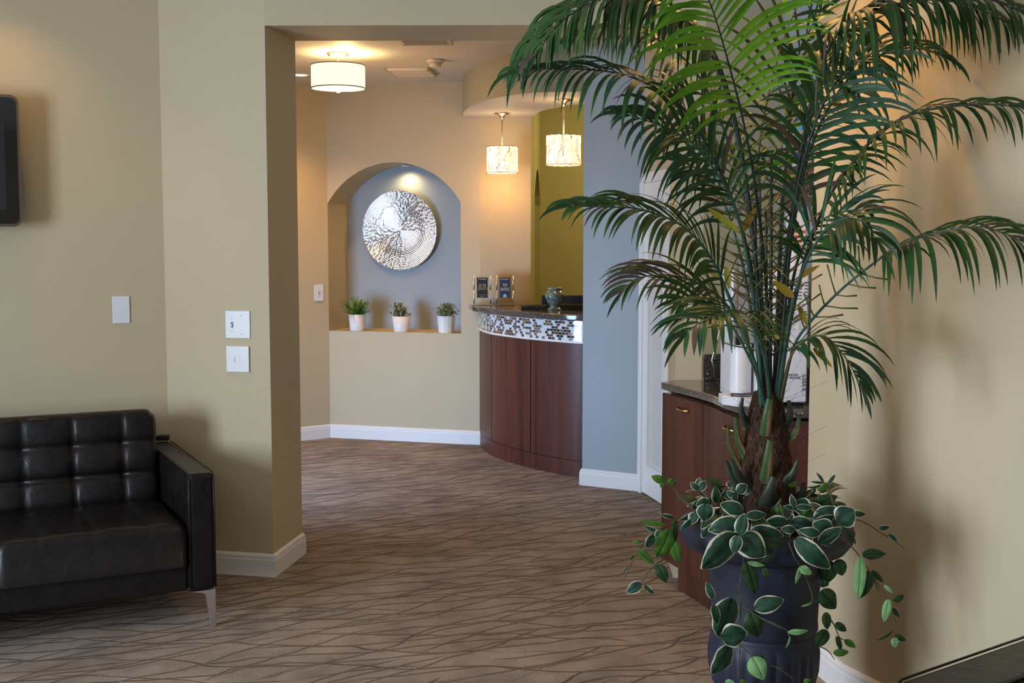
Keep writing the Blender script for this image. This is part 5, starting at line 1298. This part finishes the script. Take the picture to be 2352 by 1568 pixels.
# upper left sprouts
vine([((1527, 1106), (1496, 1093), 17, 3.36, 3), ((1526, 1108), (1517, 1119), 13, 3.36, 3), ((1540, 1112), (1548, 1100), 20, 3.36, 3), ((1604, 1124), (1586, 1107), 14, 3.32), ((1604, 1124), (1606, 1096), 16, 3.33), ((1605, 1124), (1622, 1105), 18, 3.32),
      (S6(795, 145), S6(703, 75), 34, 3.33), (S6(795, 145), S6(808, 72), 40, 3.33), (S6(670, 170), S6(720, 95), 50, 3.35), (S6(900, 75), S6(945, 5), 34, 3.33), ((1690, 1140), (1668, 1128), 16, 3.30), ((1693, 1130), (1716, 1112), 22, 3.29)],
     [[(1588, 1166, 3.34), (1560, 1140, 3.35), (1552, 1127, 3.36), (1530, 1108, 3.36)], [(1630, 1170, 3.34), (1612, 1145, 3.33), (1604, 1122, 3.32)]], 4)
# right top cluster
vine([(S7(235, 563), S7(474, 773), 130, 3.17), (S7(490, 505), S7(352, 460), 112, 3.22), (S7(398, 592), S7(552, 488), 92, 3.20), (S7(528, 452), S7(640, 360), 150, 3.25), (S7(350, 335), S7(525, 270), 85, 3.40, 2), (S7(365, 425), S7(522, 350), 95, 3.32), (S7(370, 455), S7(512, 405), 66, 3.30),
      (S7(638, 388), S7(720, 396), 44, 3.30), (S7(200, 455), S7(360, 462), 96, 3.24), (S7(402, 532), S7(252, 505), 64, 3.19), (S7(232, 502), S7(132, 498), 54, 3.19), (S7(172, 448), S7(30, 445), 84, 3.22), (S7(225, 345), S7(203, 256), 40, 3.24), (S7(240, 352), S7(150, 340), 38, 3.26), (S7(240, 345), S7(352, 348), 42, 3.26),
      (S7(545, 458), S7(652, 602), 44, 3.30, 2), (S7(140, 545), S7(22, 600), 84, 3.22, 2), (S7(130, 345), S7(115, 400), 60, 3.34, 3), (S7(300, 420), S7(340, 350), 80, 3.34, 3), (S7(180, 190), S7(250, 180), 40, 3.42, 3), (S7(560, 545), S7(500, 520), 30, 3.22), (S7(430, 600), S7(480, 610), 24, 3.2), (S7(75, 660), S7(20, 620), 50, 3.22)],
     [[(*S7(170, 560), 3.22), (*S7(195, 430), 3.24), (*S7(222, 345), 3.24)]], 5)
vine([(S7(430, 175), S7(378, 106), 22, 3.36), (S7(455, 187), S7(510, 120), 26, 3.36), (S7(432, 178), S7(340, 168), 16, 3.36, 2), (S7(457, 192), S7(385, 232), 42, 3.35, 3), (S7(412, 195), S7(310, 208), 17, 3.36, 2), (S7(375, 225), S7(335, 260), 22, 3.37, 2)],
     [[(*S7(500, 330), 3.32), (*S7(470, 240), 3.34), (*S7(440, 180), 3.36)], [(*S7(390, 290), 3.34), (*S7(405, 240), 3.35), (*S7(425, 200), 3.36)]], 6)
# right trails
vine([(S7(700, 675), S7(862, 670), 64, 3.30, 2), (S7(685, 692), S7(668, 992), 74, 3.28, 1), (S7(742, 790), S7(686, 978), 86, 3.29, 2), (S7(765, 788), S7(845, 868), 36, 3.30, 2), (S7(850, 888), S7(912, 945), 22, 3.28, 1), (S7(882, 988), S7(848, 1142), 54, 3.28, 1), (S7(915, 995), S7(988, 960), 46, 3.29, 2),
      (S7(905, 1048), S7(957, 1112), 42, 3.29), (S7(910, 1208), S7(795, 1270), 18, 3.28, 2), (S7(925, 1253), S7(926, 1322), 50, 3.27, 1), (S7(930, 1235), S7(1000, 1274), 34, 3.28, 2), (S7(818, 492), S7(888, 486), 38, 3.34), (S7(880, 533), S7(940, 585), 32, 3.34)],
     [[(*S7(560, 560), 3.30), (*S7(650, 650), 3.31), (*S7(740, 780), 3.30), (*S7(820, 900), 3.29), (*S7(880, 1000), 3.29), (*S7(920, 1110), 3.28), (*S7(930, 1250), 3.28)], [(*S7(630, 425), 3.32), (*S7(720, 455), 3.34), (*S7(820, 520), 3.35), (*S7(920, 580), 3.35), (*S7(988, 635), 3.35)], [(*S7(760, 820), 3.3), (*S7(800, 900), 3.3), (*S7(830, 960), 3.29)]], 7)
vine([(S7(530, 708), S7(558, 822), 80, 3.36, 2), (S7(268, 760), S7(232, 880), 34, 3.22, 1), (S7(265, 762), S7(346, 812), 54, 3.21, 1), (S7(412, 925), S7(512, 1052), 120, 3.36, 2), (S7(445, 1078), S7(455, 1197), 58, 3.36, 2), (S7(513, 1150), S7(586, 1208), 48, 3.37, 2), (S7(578, 1268), S7(650, 1323), 46, 3.37, 3),
      (S7(450, 1200), S7(378, 1320), 90, 3.36, 2), (S7(498, 1358), S7(604, 1352), 48, 3.36, 3), (S7(520, 1243), S7(552, 1347), 38, 3.36, 2), (S7(183, 1215), S7(322, 1205), 40, 3.24, 1), (S7(196, 1245), S7(163, 1327), 16, 3.24, 1), (S7(350, 1010), S7(270, 1035), 16, 3.22, 1), (S7(360, 1000), S7(408, 1000), 14, 3.22, 2), (S7(430, 850), S7(420, 905), 70, 3.38, 2), (S7(480, 720), S7(430, 880), 110, 3.40, 2), (S7(290, 1560), S7(340, 1545), 30, 3.24, 3)],
     [[(*S7(185, 590), 3.2), (*S7(225, 690), 3.2), (*S7(268, 762), 3.22), (*S7(320, 870), 3.24), (*S7(350, 960), 3.24), (*S7(350, 1010), 3.23)], [(*S7(0, 1120), 3.25), (*S7(100, 1160), 3.25), (*S7(170, 1200), 3.25), (*S7(196, 1260), 3.24)],
      [(*S7(440, 1080), 3.36), (*S7(500, 1160), 3.37), (*S7(540, 1250), 3.37), (*S7(590, 1275), 3.37)], [(*S7(395, 1310), 3.36), (*S7(460, 1345), 3.36), (*S7(505, 1405), 3.36)], [(*S7(30, 1435), 3.25), (*S7(120, 1470), 3.25), (*S7(220, 1540), 3.24)]], 8)
# a fuller collar of leaves lying over the rim
rnd = random.Random(5); q = MB()
for i in range(64):
    a = rnd.uniform(0, 2 * pi); r0_ = rnd.uniform(.10, .20); p = Vector((PX + r0_ * cos(a), PY + r0_ * sin(a), .715 + rnd.uniform(0, .06)))
    d = Vector((cos(a + rnd.uniform(-.5, .5)), sin(a + rnd.uniform(-.5, .5)), rnd.uniform(-.55, .15) + (.9 if sin(a) > 0 else 0))).normalized(); L_ = rnd.uniform(.055, .105); w_ = L_ * rnd.uniform(.24, .32)
    s_ = Matrix.Rotation(rnd.uniform(-.6, .6), 3, d) @ d.cross(Vector((0, 0, 1))).normalized(); nn = s_.cross(d).normalized(); o = len(q.v); nu, nv = 8, 12
    for j in range(nv + 1):
        v = j / nv; hw = w_ * (sin(pi * min(1, v * .96 + .02) ** .82) ** .72) + .0003
        for k_ in range(nu + 1):
            e = -1 + 2 * k_ / nu; q.v.append(p + d * (L_ * v) + s_ * hw * e + nn * (.10 * L_ * sin(pi * v) + .10 * hw * e * e) + Vector((0, 0, -.30 * L_ * v * v)))
            q.col[len(q.v) - 1] = max(abs(e), (v - .93) / .07 if v > .93 else 0)
    for j in range(nv):
        for k_ in range(nu):
            aa = o + j * (nu + 1) + k_; q.f.append([aa, aa + 1, aa + nu + 2, aa + nu + 1]); q.m.append(0 if i % 4 else 2)
q.build('leaves', VM, vine_t, smooth=True)
